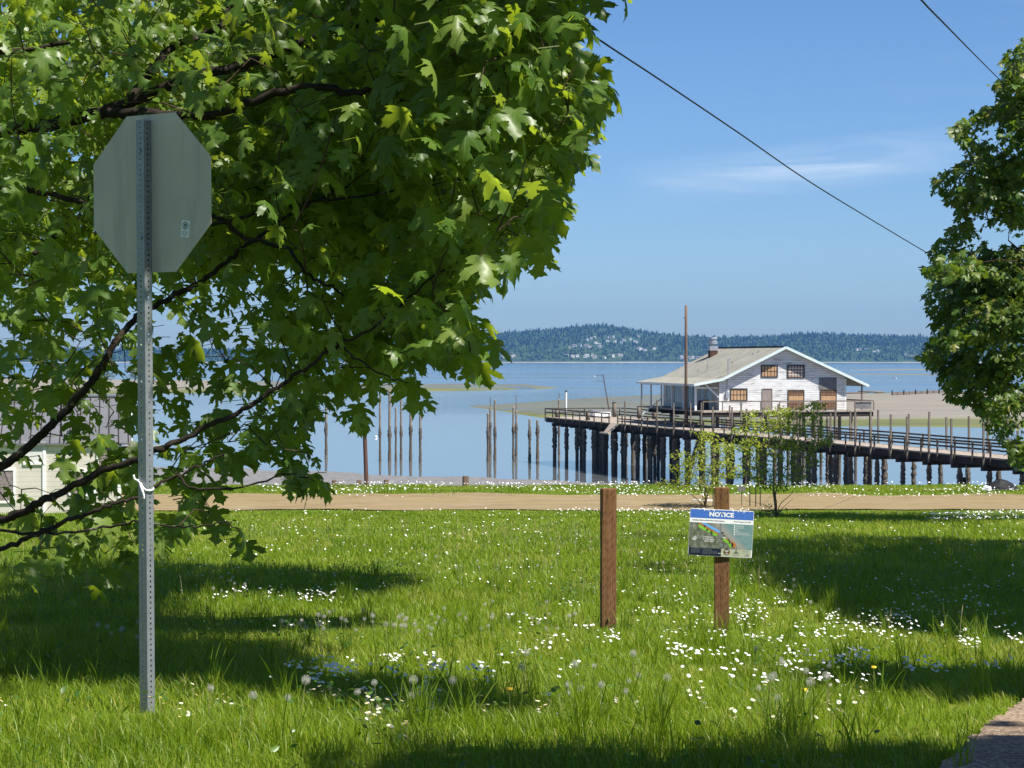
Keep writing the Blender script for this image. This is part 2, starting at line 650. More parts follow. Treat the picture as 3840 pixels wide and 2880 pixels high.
M['osb'] = rough_mat('mottled_board', (.13, .105, .10), (.30, .26, .25), 14, (1, 1, 1), .85, .2, .3, .01)
M['greyboard'] = rough_mat('grey_weathered_board', (.08, .075, .075), (.26, .25, .25), 10, (1, 1, 1), .85, .2, .3, .01)
M['door'] = rough_mat('grey_brown_door', (.20, .165, .15), (.29, .245, .22), 2, (1, 1, .5), .7, .25, .2, .01)
M['darkglass'] = mat('dark_glass', lambda g: bsdf(g, (.02, .022, .025), .08, .5))
M['wire'] = mat('black_cable', lambda g: bsdf(g, (.015, .015, .017), .6, .3))
M['blackplastic'] = rough_mat('black_plastic', (.007, .007, .008), (.018, .018, .02), 6, (1, 1, 1), .65, .25, .5, .05)
M['greenmetal'] = rough_mat('dark_green_metal', (.012, .03, .024), (.03, .055, .045), 9, (1, 1, 1), .5, .4, .1, .005)
M['whitecap'] = mat('white_tip', lambda g: bsdf(g, (.78, .78, .76), .5, .4))
M['galv'] = rough_mat('galvanised_steel', (.20, .215, .23), (.30, .315, .33), 30, (1, 1, .6), .5, .4, .06, .001, .5)


def fn_signback(g):
    n = g.noise(g.obj((1, 1, 1)), 3, 5, .6)
    n2 = g.noise(g.obj((60, 60, 60)), 1.0, 3, .6)
    n3 = g.noise(g.obj((14, 14, 1.2)), 1.0, 5, .6)
    c = g.ramp(n, [(.3, (.41, .365, .31)), (.7, (.49, .44, .375))])
    c = g.mix(g.mr(n2, .66, .72, 0, .35), c, (.14, .13, .11))
    c = g.mix(g.mr(n3, .52, .72, 0, .5), c, (.22, .20, .16))
    return bsdf(g, c, .55, .3, .1)


M['signback'] = mat('bare_aluminium', fn_signback)
M['red'] = mat('red_sheeting', lambda g: bsdf(g, (.55, .02, .02), .4, .4))
M['stickerwhite'] = mat('sticker_white', lambda g: bsdf(g, (.66, .66, .66), .5, .4))
M['ink'] = mat('dark_ink', lambda g: bsdf(g, (.025, .025, .03), .6, .3))


def fn_post(g):
    tc = g.n('ShaderNodeTexCoord', out=None).outputs['Object']
    n = g.noise(g.n('ShaderNodeMapping', {0: tc, 3: (30, 30, 1.6)}), 1.0, 8, .7, .4)
    n2 = g.noise(g.n('ShaderNodeMapping', {0: tc, 3: (3, 3, 2)}), 1.0, 4, .6)
    c = g.ramp(n, [(.25, (.075, .034, .014)), (.5, (.165, .080, .034)), (.78, (.245, .135, .065))])
    s = g.sep(tc)
    low = g.mr(s[2], .55, .0, 0, .5)
    c = g.mix(g.m('MULTIPLY', low, g.mr(n2, .35, .6)), c, (.075, .045, .028))
    # rows of incised slits, staggered
    u = g.m('ADD', s[0], g.m('MULTIPLY', s[1], 1.0))
    col = g.m('MULTIPLY', u, 1 / .019)
    ci = g.m('FLOOR', col)
    fu = g.m('ABSOLUTE', g.m('SUBTRACT', g.m('FRACT', col), .5))
    fz = g.m('FRACT', g.m('ADD', g.m('MULTIPLY', s[2], 1 / .085), g.m('MULTIPLY', g.m('FRACT', g.m('MULTIPLY', g.m('SINE', g.m('MULTIPLY', ci, 12.9)), 43.7)), 1.0)))
    slit = g.m('MULTIPLY', g.mr(fu, .20, .12), g.mr(g.m('ABSOLUTE', g.m('SUBTRACT', fz, .5)), .30, .26))
    msk = g.noise(g.n('ShaderNodeMapping', {0: tc, 3: (40, 40, 14)}), 1.0, 2, .5)
    slit = g.m('MULTIPLY', slit, g.mr(msk, .38, .56))
    crack = g.noise(g.n('ShaderNodeMapping', {0: tc, 3: (22, 22, .7)}), 1.0, 3, .5)
    sl = g.m('MAXIMUM', slit, g.mr(crack, .69, .73))
    c = g.mix(g.m('MULTIPLY', sl, .82), c, (.018, .009, .005))
    return bsdf(g, c, .85, .2, 0, g.m('SUBTRACT', n, sl), .4, .004)


M['post'] = mat('incised_treated_timber', fn_post)
M['petal'] = mat('white_petal', lambda g: g.n('ShaderNodeMixShader', {0: .25, 1: bsdf(g, (.84, .84, .82), .6, .2), 2: g.n('ShaderNodeBsdfTranslucent', {0: (.8, .8, .76, 1)})}))
M['yolk'] = mat('yellow_disc', lambda g: bsdf(g, (.70, .46, .03), .7, .2))
M['pappus'] = mat('seed_fluff', lambda g: g.n('ShaderNodeMixShader', {0: .4, 1: bsdf(g, (.50, .49, .43), .8, .1), 2: g.n('ShaderNodeBsdfTranslucent', {0: (.55, .53, .46, 1)})}))
M['dstem'] = mat('dandelion_stem', lambda g: bsdf(g, (.20, .20, .08), .6, .3))

# ------------------------------------------------------------------ setting: ground, track, beach, water, flats
def grid(name, xs, ys, zfn, m, at=None):
    X, Y = np.meshgrid(xs, ys)
    Z = zfn(X, Y)
    V = np.stack([X, Y, Z], -1).reshape(-1, 3)
    nx, ny = len(xs), len(ys)
    i = (np.arange(ny - 1)[:, None] * nx + np.arange(nx - 1)[None]).reshape(-1)
    Q = np.stack([i, i + 1, i + 1 + nx, i + nx], -1)
    return np_mesh(name, V, quads=Q, mats=[m], smooth=True, attrs=at)


xs = np.unique(np.concatenate([np.linspace(-400, -40, 30), np.linspace(-40, 40, 220), np.linspace(40, 400, 30)]))
ys = np.unique(np.concatenate([np.linspace(-60, 6, 30), np.linspace(6, 25, 90), np.linspace(25, 84.3, 130)]))
kind(grid('ground', xs, ys, ground, M['ground']), 'structure')


def shore(x):
    return np.clip(206 - .62 * (x - 4), 135, 380)


def beach_z(x, y):
    t = (y - 86) / (shore(x) - 86)
    z = np.where(y < 86, 5.34 - (y - 84.3) / 1.7 * 2.94, 2.4 - (2.4 - WL) * t)
    z = np.maximum(z, WL - 1.2)
    return z + .22 * (vnoise(x * .3, y * .3, 5) - .5) * (y > 86)


kind(grid('beach', np.linspace(-260, 200, 200), np.concatenate([[84.3, 85, 86], np.linspace(88, 380, 140)]), beach_z, M['beach']), 'structure')


def strip(name, pts_near, pts_far, m, lift, nseg=160, nw=8, jit=.25):
    """a sheet on the meadow between two lines of (x, y)"""
    an, af = np.array(pts_near), np.array(pts_far)
    t = np.linspace(0, 1, nseg)
    xn = np.interp(t, np.linspace(0, 1, len(an)), an[:, 0]); yn = np.interp(t, np.linspace(0, 1, len(an)), an[:, 1])
    xf = np.interp(t, np.linspace(0, 1, len(af)), af[:, 0]); yf = np.interp(t, np.linspace(0, 1, len(af)), af[:, 1])
    yn = yn + jit * (vnoise(t * 60, t * 0, 1) - .5); yf = yf + jit * (vnoise(t * 60, t * 0 + 5, 2) - .5)
    s = np.linspace(0, 1, nw)[:, None]
    X = xn[None] * (1 - s) + xf[None] * s; Y = yn[None] * (1 - s) + yf[None] * s
    Z = ground(X, Y) + lift
    V = np.stack([X, Y, Z], -1).reshape(-1, 3)
    i = (np.arange(nw - 1)[:, None] * nseg + np.arange(nseg - 1)[None]).reshape(-1)
    return kind(np_mesh(name, V, quads=np.stack([i, i + 1, i + 1 + nseg, i + nseg], -1), mats=[m], smooth=True), 'structure')


strip('dirt_road', [(-60, 70.9), (60, 71.2)], [(-60, 79.4), (60, 79.0)], M['dirt'], .045, 200, 12, .9)
# brown gravel drive in the lower right corner
DRV = [gpt(3600, 2878), gpt(3660, 2818), gpt(3720, 2772), gpt(3775, 2730), gpt(3820, 2690), gpt(3880, 2640), gpt(4150, 2570)]
dn = [(DRV[0].x - .5, 5.0)] + [(p.x, p.y) for p in DRV]
strip('gravel_drive', [(2.0, 4.0), (3.4, 4.6), (7, 9.5)], [(DRV[0].x - .6, 6.2)] + [(p.x, p.y) for p in DRV], M['gravel'], .06, 120, 12, .12)

# water: one sheet out to the far shore
wm = MB()
wm.face([(-5200, 100, WL), (5200, 100, WL), (5200, 6080, WL), (-5200, 6080, WL)])
kind(wm.build('sea_water', M['water']), 'structure')


def flat(name, near, far, hmax, sandy, ns=24, nt=220, seed=0, green_near=.0):
    near = np.array(near, float); far = np.array(far, float)
    px = np.linspace(near[0, 0], near[-1, 0], nt)
    yn = np.interp(px, near[:, 0], near[:, 1]); yf = np.interp(px, far[:, 0], far[:, 1])
    V, E, SD = [], [], []
    for k in range(ns):
        s = k / (ns - 1)
        for i in range(nt):
            a = Wp(px[i], yn[i]); b = Wp(px[i], yf[i])
            x = a.x * (1 - s) + b.x * s; y = a.y * (1 - s) + b.y * s
            prof = min(1, s * 5) * min(1, (1 - s) * 5)
            ends = min(1, i / 25) * min(1, (nt - 1 - i) / 10)
            z = WL - .12 + (.14 + hmax * (.35 * s + .65) * (.6 + .8 * float(vnoise(x * .02, y * .02, seed)))) * prof * (.25 + .75 * ends)
            V.append((x, y, z))
            e = max(1 - s / .30, 1 - (1 - s) / .32, .0)
            E.append(max(e, 0)); SD.append(float(np.interp(px[i], sandy[0], sandy[1])))
    i = (np.arange(ns - 1)[:, None] * nt + np.arange(nt - 1)[None]).reshape(-1)
    return kind(np_mesh(name, np.array(V), quads=np.stack([i, i + 1, i + 1 + nt, i + nt], -1), mats=[M['flat']], smooth=True, attrs={'edge': E, 'sandy': SD}), 'structure')


flat('mud_flat', [(1762, 1525), (1900, 1547), (2030, 1570), (2200, 1588), (2500, 1598), (2900, 1607), (3300, 1608), (3600, 1612), (4000, 1622), (4600, 1640)],
     [(1762, 1522.5), (1900, 1512), (2100, 1500), (2300, 1489), (2430, 1482), (2800, 1476), (3200, 1474), (3600, 1466), (4000, 1462), (4600, 1460)],
     .9, ([1700, 2600, 3050, 4600], [0, 0, .9, 1]), seed=4)
flat('sand_spit', [(-500, 1502), (0, 1492), (300, 1484), (600, 1478), (900, 1473), (1300, 1470), (1590, 1467), (1800, 1465), (2000, 1459), (2085, 1454.5)],
     [(-500, 1415), (0, 1420), (400, 1424), (700, 1428), (900, 1436), (1200, 1445), (1590, 1447.5), (1800, 1449.5), (2000, 1452), (2085, 1453.5)],
     1.6, ([-500, 700, 1100, 2085], [1, 1, .1, 0]), seed=8)
flat('sand_bar', [(3120, 1389), (3300, 1389), (3480, 1388), (3900, 1389)], [(3120, 1387.5), (3300, 1384), (3480, 1383.5), (3900, 1383)], .25, ([3000, 4000], [.7, .7]), 8, 60, 2)
flat('sand_bar', [(2950, 1404), (3200, 1406), (3420, 1407), (3900, 1409)], [(2950, 1403), (3200, 1402), (3420, 1402), (3900, 1402)], .22, ([3000, 4000], [.4, .4]), 8, 60, 3)

# far shore: hills, wood, beach line
RIDGE = [(-1500, 1312), (-400, 1308), (300, 1310), (600, 1312), (880, 1313), (1000, 1310), (1150, 1312), (1330, 1305), (1450, 1288), (1560, 1275), (1680, 1264), (1800, 1253), (1900, 1245), (2000, 1240), (2100, 1231),
         (2180, 1222), (2250, 1218), (2300, 1223), (2380, 1236), (2460, 1248), (2560, 1259), (2680, 1265), (2780, 1264), (2900, 1260), (3000, 1250), (3080, 1250), (3200, 1256), (3330, 1259), (3480, 1262), (3800, 1262), (4600, 1275), (5600, 1300)]
RX = [r[0] for r in RIDGE]; RY = [r[1] + 1 for r in RIDGE]


def hill_z(px, D):
    """height of the far hills on the ray of column px at distance D (a real surface over x, y)"""
    top = ZC + (HOR - np.interp(px, RX, RY)) / F * 7400
    t = np.clip((D - 6060) / (7400 - 6060), 0, 1)
    e = np.clip(t, 0, 1) ** .72
    return .9 + (top - .9) * e + 9 * (vnoise(px * .012, D * .004, 21) - .5) * t * (1 - t) * 4


hp = np.linspace(-2600, 6400, 260); hd = np.concatenate([np.linspace(6040, 7400, 26), [7900, 8400]])
PX, DD = np.meshgrid(hp, hd)
HZ = hill_z(PX, DD)
HZ[-2] = HZ[-3] * .8; HZ[-1] = -5
HZ[0] = WL - 1
HV = np.stack([(PX - 1920) / F * DD, DD, HZ], -1).reshape(-1, 3)
i_ = (np.arange(len(hd) - 1)[:, None] * len(hp) + np.arange(len(hp) - 1)[None]).reshape(-1)
kind(np_mesh('hills', HV, quads=np.stack([i_, i_ + 1, i_ + 1 + len(hp), i_ + len(hp)], -1), mats=[M['hill']], smooth=True), 'structure')

bm_ = MB()
M['farbeach'] = mat('pale_far_beach', lambda g: bsdf(g, g.ramp(g.noise(g.geo(), .01, 4), [(.35, (.20, .19, .17)), (.7, (.34, .32, .28))]), .9, .1))
for i in range(120):
    xa, xb = -2600 + i * 75 / 1.0, -2600 + (i + 1) * 75
    za = WL + 2 + 1.4 * float(vnoise(i * .3, 0, 4)); zb = WL + 2 + 1.4 * float(vnoise((i + 1) * .3, 0, 4))
    bm_.face([(xa, 5985, WL - .1), (xb, 5985, WL - .1), (xb, 6058, zb), (xa, 6058, za)])
kind(bm_.build('far_beach', M['farbeach']), 'structure')


def clearing(px, py):
    """the sunlit clearings with houses on the hillside"""
    c = 0
    for cx, cy, rx, ry in ((2300, 1277, 110, 16), (2180, 1300, 90, 9), (2230, 1343, 110, 9), (2600, 1345, 90, 8), (1915, 1345, 40, 8), (3250, 1322, 60, 9), (2420, 1310, 60, 7)):
        c = max(c, 1 - ((px - cx) / rx) ** 2 - ((py - cy) / ry) ** 2)
    return c


def forest():
    rs = np.random.RandomState(5)
    V, T, R = [], [], []
    n = 0
    vi = 0
    while n < 17000:
        px = rs.uniform(-900, 5000); D = 6075 + 1330 * rs.uniform(0, 1) ** 1.15
        z = float(hill_z(px, D))
        py = HOR - (z - ZC) / D * F
        c = clearing(px, py)
        if c > 0 and rs.uniform() < .72:
            continue
        decid = rs.uniform() < (.10 if D > 6500 else .33) + .25 * (c > -1.2)
        x = (px - 1920) / F * D
        n += 1
        if decid:
            h = rs.uniform(6, 11); w = h * .45
            zs, ws, seg = (0, .35, .75, 1.0), (.35, 1, .75, .12), 6
            r = rs.uniform(.70, 1) if rs.uniform() < .55 else rs.uniform(.45, .75)
        else:
            h = rs.uniform(8, 17) * (1.0 if D > 6400 else .85); w = h * rs.uniform(.19, .28)
            zs, ws, seg = (0, .12, .45, .46, 1.0), (.5, 1, .45, .62, .02), 5
            r = rs.uniform(0, .6)
        a0 = rs.uniform(0, 6)
        k = vi
        for zz, ww in zip(zs, ws):
            for j in range(seg):
                t = a0 + 2 * math.pi * j / seg
                q = w * ww * rs.uniform(.75, 1.2)
                V.append((x + q * math.cos(t), D + q * math.sin(t), z - 1.5 + zz * h * rs.uniform(.95, 1.04)))
                R.append(r)
        vi += seg * len(zs)
        for l in range(len(zs) - 1):
            for j in range(seg):
                j2 = (j + 1) % seg
                a, b, c2, d = k + l * seg + j, k + l * seg + j2, k + (l + 1) * seg + j2, k + (l + 1) * seg + j
                T += [(a, b, c2), (a, c2, d)]
    kind(np_mesh('far_forest', np.array(V), tris=np.array(T), mats=[M['forest']], attrs={'rnd': R}), 'stuff')


forest()

# houses on the far hillside
M['fh_wall'] = [mat('far_wall_%d' % i, (lambda c: (lambda g: bsdf(g, c, .8, .2)))(c)) for i, c in enumerate(((.72, .70, .66), (.55, .48, .40), (.62, .62, .62)))]
M['fh_roof'] = [mat('far_roof_%d' % i, (lambda c: (lambda g: bsdf(g, c, .8, .2)))(c)) for i, c in enumerate(((.24, .2, .18), (.4, .38, .36), (.16, .17, .19)))]


def far_houses():
    rs = np.random.RandomState(9)
    spots = []
    for cx, cy, rx, ry, k in ((2300, 1277, 100, 14, 17), (2180, 1300, 85, 8, 7), (2230, 1342, 115, 7, 13), (2600, 1345, 80, 6, 7), (1915, 1342, 36, 6, 4), (3250, 1320, 50, 7, 5), (2420, 1310, 50, 6, 4), (3420, 1335, 50, 6, 2), (1560, 1348, 120, 5, 3)):
        for _ in range(k):
            spots.append((cx + rs.uniform(-rx, rx), cy + rs.uniform(-ry, ry)))
    for i, (px, py) in enumerate(spots):
        lo, hi = 6075.0, 7380.0
        for _ in range(30):
            m = (lo + hi) / 2
            if HOR - (float(hill_z(px, m)) - ZC) / m * F > py:
                lo = m
            else:
                hi = m
        D = lo; z = float(hill_z(px, D)) + 2.0; x = (px - 1920) / F * D
        w, d, h = rs.uniform(6, 15), rs.uniform(6, 9), rs.uniform(2.6, 4.6)
        where = 'on the mid slope of the far hill' if py < 1292 else ('just above the far beach' if py > 1330 else 'among trees of the far slope')
        side = 'below the hill crest' if px < 2520 and px > 2000 else ('at the hill end past the maple' if px <= 2000 else 'right of the boathouse roof')
        t = thing('hillside_house', (x, D, z), 'tiny pale house %s, %s' % (where, side), 'house', 'houses %s, %s' % (where, side))
        R = Matrix.Rotation(rs.uniform(-.5, .5), 3, 'Z')
        a = MB(); a.box((x, D, z + h / 2 - 2), (w, d, h + 4), R)
        a.build('wall', M['fh_wall'][rs.randint(3)], t)
        b = MB()
        c = Vector((x, D, z + h))
        q = [c + R @ Vector(v) for v in ((-w * .55, -d * .6, -.2), (w * .55, -d * .6, -.2), (w * .55, d * .6, -.2), (-w * .55, d * .6, -.2), (-w * .5, 0, 1.7), (w * .5, 0, 1.7))]
        for f_ in ((0, 1, 5, 4), (2, 3, 4, 5), (1, 2, 5), (3, 0, 4), (3, 2, 1, 0)):
            b.face([q[j] for j in f_])
        b.build('roof', M['fh_roof'][rs.randint(3)], t)


far_houses()

# ------------------------------------------------------------------ pier
PB = Vector((34.5, 139.0, 0)); PD = Vector((-.284, .9588, 0)); PN = Vector((.9588, .284, 0))
DECK = 3.7


def deck_z(u):
    return DECK if u > -8 else DECK + (-8 - u) * .042


def PU(u, v, dz=0.0):
    """along the pier, across it (away from the viewer), height over its deck"""
    p = PB + PD * u + PN * v
    p.z = deck_z(u) + dz
    return p


PIER = thing('pier', (PB.x, PB.y, 0), 'long weathered timber pier on barnacled piles with plank deck and low railings', 'pier')


def slab(mb, u0, u1, v0, v1, z0, z1, m=0):
    c = [PU(u0, v0, z0), PU(u0, v1, z0), PU(u1, v1, z0), PU(u1, v0, z0), PU(u0, v0, z1), PU(u0, v1, z1), PU(u1, v1, z1), PU(u1, v0, z1)]
    mb.hexa(c, m)


def pier():
    rnd = random.Random(3)
    d = MB()
    slab(d, -48, -8, -.06, 3.2, -.11, 0)
    slab(d, -8, 81.9, -.06, 3.2, -.11, 0)
    slab(d, 82, 107.4, -.06, 9.5, -.11, 0)
    slab(d, 62, 81.9, 3.203, 6.0, -.112, -.004)
    d.build('deck', M['deck'], PIER)
    for v0, v1, a, b in ((0, .22, -48, -8), (0, .22, -8, 81.5), (0, .22, 83.6, 107.3), (1.5, 1.7, -8, 107), (2.95, 3.15, -48, -8), (2.95, 3.15, -8, 107), (6.2, 6.4, 83, 107), (9.2, 9.42, 82.5, 107.3)):
        s_ = MB(); slab(s_, a, b, v0, v1, -.62, -.112)
        s_.build('stringer', M['pier_dark'], PIER)
    e = MB(); slab(e, 107.05, 107.3, .23, 9.1, -.6, -.113); e.build('end_beam', M['pier_dark'], PIER)
    lp = MB()
    lp.hexa([PU(81.8, -.95, -1.05), PU(81.2, -.07, -.10), PU(83.9, -.07, -.10), PU(83.6, -.95, -1.05), PU(81.8, -.95, -.95), PU(81.2, -.07, .0), PU(83.9, -.07, .0), PU(83.6, -.95, -.95)])
    lp.build('landing_ramp', M['ply'], PIER)
    lp = MB(); slab(lp, 81.3, 84.2, -1.25, -.96, -1.14, -.98); lp.build('landing_step', M['ply'], PIER)

    def pile(u, v, r, top, lean=(0, 0)):
        a = PU(u, v); bot = Vector((a.x + lean[0], a.y + lean[1], WL - 1.2)); tp = Vector((a.x, a.y, deck_z(u) + top))
        n = 46
        pts, rr = [], []
        for i in range(n):
            t = i / (n - 1)
            p = bot.lerp(tp, t)
            z = p.z
            bulge = max(0, min(1, (z - .0) / .4, (2.7 - z) / .5)) * rnd.uniform(.15, .8)
            pts.append(p + Vector((rnd.uniform(-.012, .012), rnd.uniform(-.012, .012), 0)))
            rr.append(r * (1 + bulge * .55) * (1.04 - .1 * t))
        mb = MB()
        zs = [p.z for p in pts]
        mb.tube(pts, rr, 10, wob=lambda i, j: 1 + (rnd.uniform(-.24, .3) if .1 < zs[i] < 2.6 else rnd.uniform(-.04, .04)))
        mb.build('pile', M['pile'], PIER, True)

    def cap(u, v0, v1):
        c = MB(); slab(c, u - .17, u + .17, v0, v1, -.98, -.622); c.build('pile_cap', M['pier_dark'], PIER)

    u = -21.5
    while u < 107:
        if u < 24:
            cap(u, -.35, 3.5)
            pile(u + rnd.uniform(-.1, .1), .25 + rnd.uniform(-.1, .1), .15, -.985); pile(u - .42 + rnd.uniform(-.1, .1), 3.15, .15, -.985)
            u += 4.3
        elif u < 82:
            cap(u, -.35, 3.6)
            for v in (.2, 1.6, 2.95):
                pile(u + rnd.uniform(-.4, .4), v + rnd.uniform(-.15, .15), rnd.uniform(.13, .19), -.985)
            u += 3.6
        else:
            cap(u, -.35, 9.6)
            for v in (.2, 2.4, 5.2, 8.6):
                pile(u + rnd.uniform(-.5, .5), v + rnd.uniform(-.3, .3), rnd.uniform(.16, .24), -.985)
            u += 3.4
    # a raking pile pair half way
    pile(59.0, .1, .17, -.99, (-1.5, .3))
    s_ = MB(); s_.tube([PU(9, .9, -6.2), PU(9, .9, -1.7)], [.2, .19], 10); s_.build('pile', M['pier_dark'], PIER)

    def post(u, v, h, w=.11, low=-.5, name='rail_post', m='pier_rail'):
        b = MB()
        a = PU(u, v, low); t = PU(u + rnd.uniform(-.03, .03), v + rnd.uniform(-.03, .03), h)
        b.beam(a, t, w, w * .9, up=PD)
        b.build(name, M[m], PIER)

    def rail(a, b, v, zs=(.98, .52)):
        for z in zs:
            r = MB()
            k = max(1, int((b - a) / 12))
            for i in range(k):
                u0, u1 = a + (b - a) * i / k, a + (b - a) * (i + 1) / k - .004
                r.beam(PU(u0, v, z + rnd.uniform(-.025, .025)), PU(u1, v, z + rnd.uniform(-.025, .025)), .06, .13)
            r.build('rail', M['pier_rail'], PIER)
    rail(-24, 81.4, -.03); rail(84.2, 107.2, -.03); rail(-24, 61, 3.1); rail(88, 107.2, 9.4)
    for z in (.98, .52):
        r = MB(); r.beam(PU(107.25, 0, z), PU(107.25, 9.3, z), .06, .13); r.build('rail', M['pier_rail'], PIER)
    u = -22.0
    while u < 81.5:
        post(u, -.13, 1.05); u += 2.55
    for u in (81.4, 84.2, 86.7, 89.2, 91.7, 94.2, 96.7, 99.2, 101.7, 104.3, 107.2):
        post(u, -.13, 1.05)
    for v in (2.4, 4.8, 7.2, 9.3):
        post(107.36, v, 1.05)
    u = -21
    while u < 61:
        post(u, 3.23, 1.05, low=-.3); u += 5.1
    u = -20.4
    while u < 81:
        post(u, -.22, rnd.uniform(2.3, 2.85), .13, -.75, 'tall_post', 'pier_grey'); u += rnd.choice((2.7, 2.9, 4.6, 5.0, 3.4))
    u = -18.4
    while u < 60:
        post(u, 3.36, rnd.uniform(2.3, 2.9), .13, -.4, 'tall_post', 'pier_grey'); u += rnd.choice((3.4, 4.8, 5.2, 2.8))


pier()

# things standing on the pier
ub = thing('utility_pole', PU(68.2, 2.45), 'tall bare brown utility pole on the pier before the boathouse porch', 'pole')
b_ = PU(68.2, 2.45)
mb = MB(); mb.tube([b_ + Vector((0, 0, z)) for z in (0, 3, 6, 9, 12.25)], [.165, .155, .145, .14, .13], 10, jit=.03); mb.build('shaft', M['pole'], ub, True)
for z, dx in ((6.9, -.17), (7.15, -.16), (11.0, -.14)):
    mb = MB(); mb.box(b_ + Vector((dx, -.05, z)), (.12, .12, .16)); mb.build('insulator', M['rust'], ub)

lb = PU(104, 6.9)
lt = thing('lamp_pole', lb, 'thin leaning rusty lamp pole with crooked arms at the pier head', 'pole')
mb = MB(); top = lb + Vector((-.85, .2, 5.1)); mb.tube([lb, lb.lerp(top, .5), top], [.07, .06, .045], 7); mb.build('shaft', M['rust'], lt)
for f, l in ((.96, 1.0), (.83, 1.1)):
    a = lb.lerp(top, f); mb = MB(); mb.tube([a, a + Vector((-l * .8, 0, .06)), a + Vector((-l, 0, -.08))], .022, 5); mb.build('arm', M['rust'], lt)
a = lb.lerp(top, .96) + Vector((-1.02, 0, -.12)); mb = MB(); mb.tube([a + Vector((0, 0, .1)), a, a - Vector((0, 0, .14))], [.03, .09, .10], 8); mb.build('lamp_shade', M['steel'], lt)

wb = PU(104, 5.7)
t = thing('equipment_box', wb, 'off-white equipment box standing on the pier head deck', 'box')
R_ = Matrix.Rotation(math.atan2(PD.y, PD.x) - math.pi / 2, 3, 'Z')
mb = MB(); mb.box(wb + Vector((0, 0, .45)), (2.2, 1.0, .7), R_); mb.build('cabinet', M['white'], t)
mb = MB(); mb.box(wb + Vector((0, 0, .84)), (2.36, 1.16, .08), R_); mb.build('lid', M['steel'], t)
for sx in (-.85, .85):
    mb = MB(); mb.box(wb + R_ @ Vector((sx, 0, .05)), (.16, .9, .098), R_); mb.build('skid', M['pier_dark'], t)
for px, u, v, h, where in ((0, 105.3, .75, .95, 'at the far corner of the pier head'), (0, 94, .75, .95, 'by the near railing of the pier head'), (0, 104.5, 7.6, 1.7, 'just behind the leaning lamp pole'),
                           (0, 99, 8.7, 1.35, 'right of the leaning lamp pole, tallest of two'), (0, 94, 8.7, 1.15, 'left of the railing by the boathouse steps')):
    q = PU(u, v)
    t = thing('mooring_post', q, 'stout weathered mooring post ' + where, 'mooring post', 'mooring posts on the pier head')
    mb = MB(); mb.tube([q + Vector((0, 0, z)) for z in (0, h * .5, h)], [.27, .26, .24], 10, jit=.05); mb.build('shaft', M['pier_grey'], t, True)
    mb = MB(); mb.tube([q + Vector((0, 0, h + .001)), q + Vector((0, 0, h + .05))], [.27, .25], 10); mb.build('top', M['pier_dark'], t)

# ------------------------------------------------------------------ boathouse
HO = Vector((20.8, 204.0, 5.43)); HG = Vector((.98, .2, 0)); HA = Vector((-.2, .98, 0))


def H(s, t, z):
    return HO + HG * s + HA * t + Vector((0, 0, z))


HOUSE = thing('boathouse', H(6.6, 10, -5.43), 'white peeling clapboard boathouse with broad gable standing on piles beside the pier', 'boathouse')
AP, SA = 6.38, 6.63


def roof_z(s):
    if s >= SA:
        return AP - .441 * (s - SA)
    if s >= 0:
        return AP - .483 * (SA - s)
    return AP - .483 * SA + .18 * s


def hbox(mb, s0, s1, t0, t1, z0, z1, m=0):
    mb.hexa([H(s0, t0, z0), H(s1, t0, z0), H(s1, t1, z0), H(s0, t1, z0), H(s0, t0, z1), H(s1, t0, z1), H(s1, t1, z1), H(s0, t1, z1)], m)


GW = 13.2
rt = .16
for t0, t1 in ((0, .2), (20.6, 20.8)):
    w = MB()
    w.prism([(0, 0), (GW, 0), (GW, roof_z(GW) - rt), (SA, AP - rt), (0, roof_z(0) - rt)], lambda x, y, k, t0=t0, t1=t1: H(x, t1 if k == 0 else t0, y), 1)
    w.build('gable_wall', M['siding'], HOUSE)
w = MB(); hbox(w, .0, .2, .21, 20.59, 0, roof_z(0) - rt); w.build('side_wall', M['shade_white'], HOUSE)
w = MB(); hbox(w, GW - .2, GW, .21, 20.59, 0, roof_z(GW) - rt); w.build('side_wall', M['siding'], HOUSE)


def roof_slab(s0, s1, t0=-.75, t1=21.4):
    r = MB()
    za, zb = roof_z(s0), roof_z(s1)
    r.hexa([H(s0, t0, za - rt), H(s1, t0, zb - rt), H(s1, t1, zb - rt), H(s0, t1, za - rt), H(s0, t0, za), H(s1, t0, zb), H(s1, t1, zb), H(s0, t1, za)])
    return r


ROOF = roof_slab(0, SA).build('roof', M['roof'], HOUSE)
roof_slab(-2.9, -.004).build('porch_roof', M['roof'], HOUSE)
roof_slab(SA + .004, 15.4).build('roof', M['roof'], HOUSE)
rc = MB(); rc.beam(H(SA, -.6, AP + .05), H(SA, 21.4, AP + .05), .3, .09); rc.build('ridge_cap', M['blackpaint'], ROOF)
for a, b in (((0, roof_z(0)), (SA, AP)), ((-2.95, roof_z(-2.95)), (-.01, roof_z(0))), ((SA + .01, AP), (15.45, roof_z(15.45)))):
    f = MB(); f.beam(H(a[0], -.79, a[1] - .09), H(b[0], -.79, b[1] - .09), .07, .26); f.build('rake_trim', M['trim'], HOUSE)
f = MB(); f.beam(H(-2.94, -.75, roof_z(-2.94) - .1), H(-2.94, 21.4, roof_z(-2.94) - .1), .07, .2); f.build('gutter', M['white'], HOUSE)
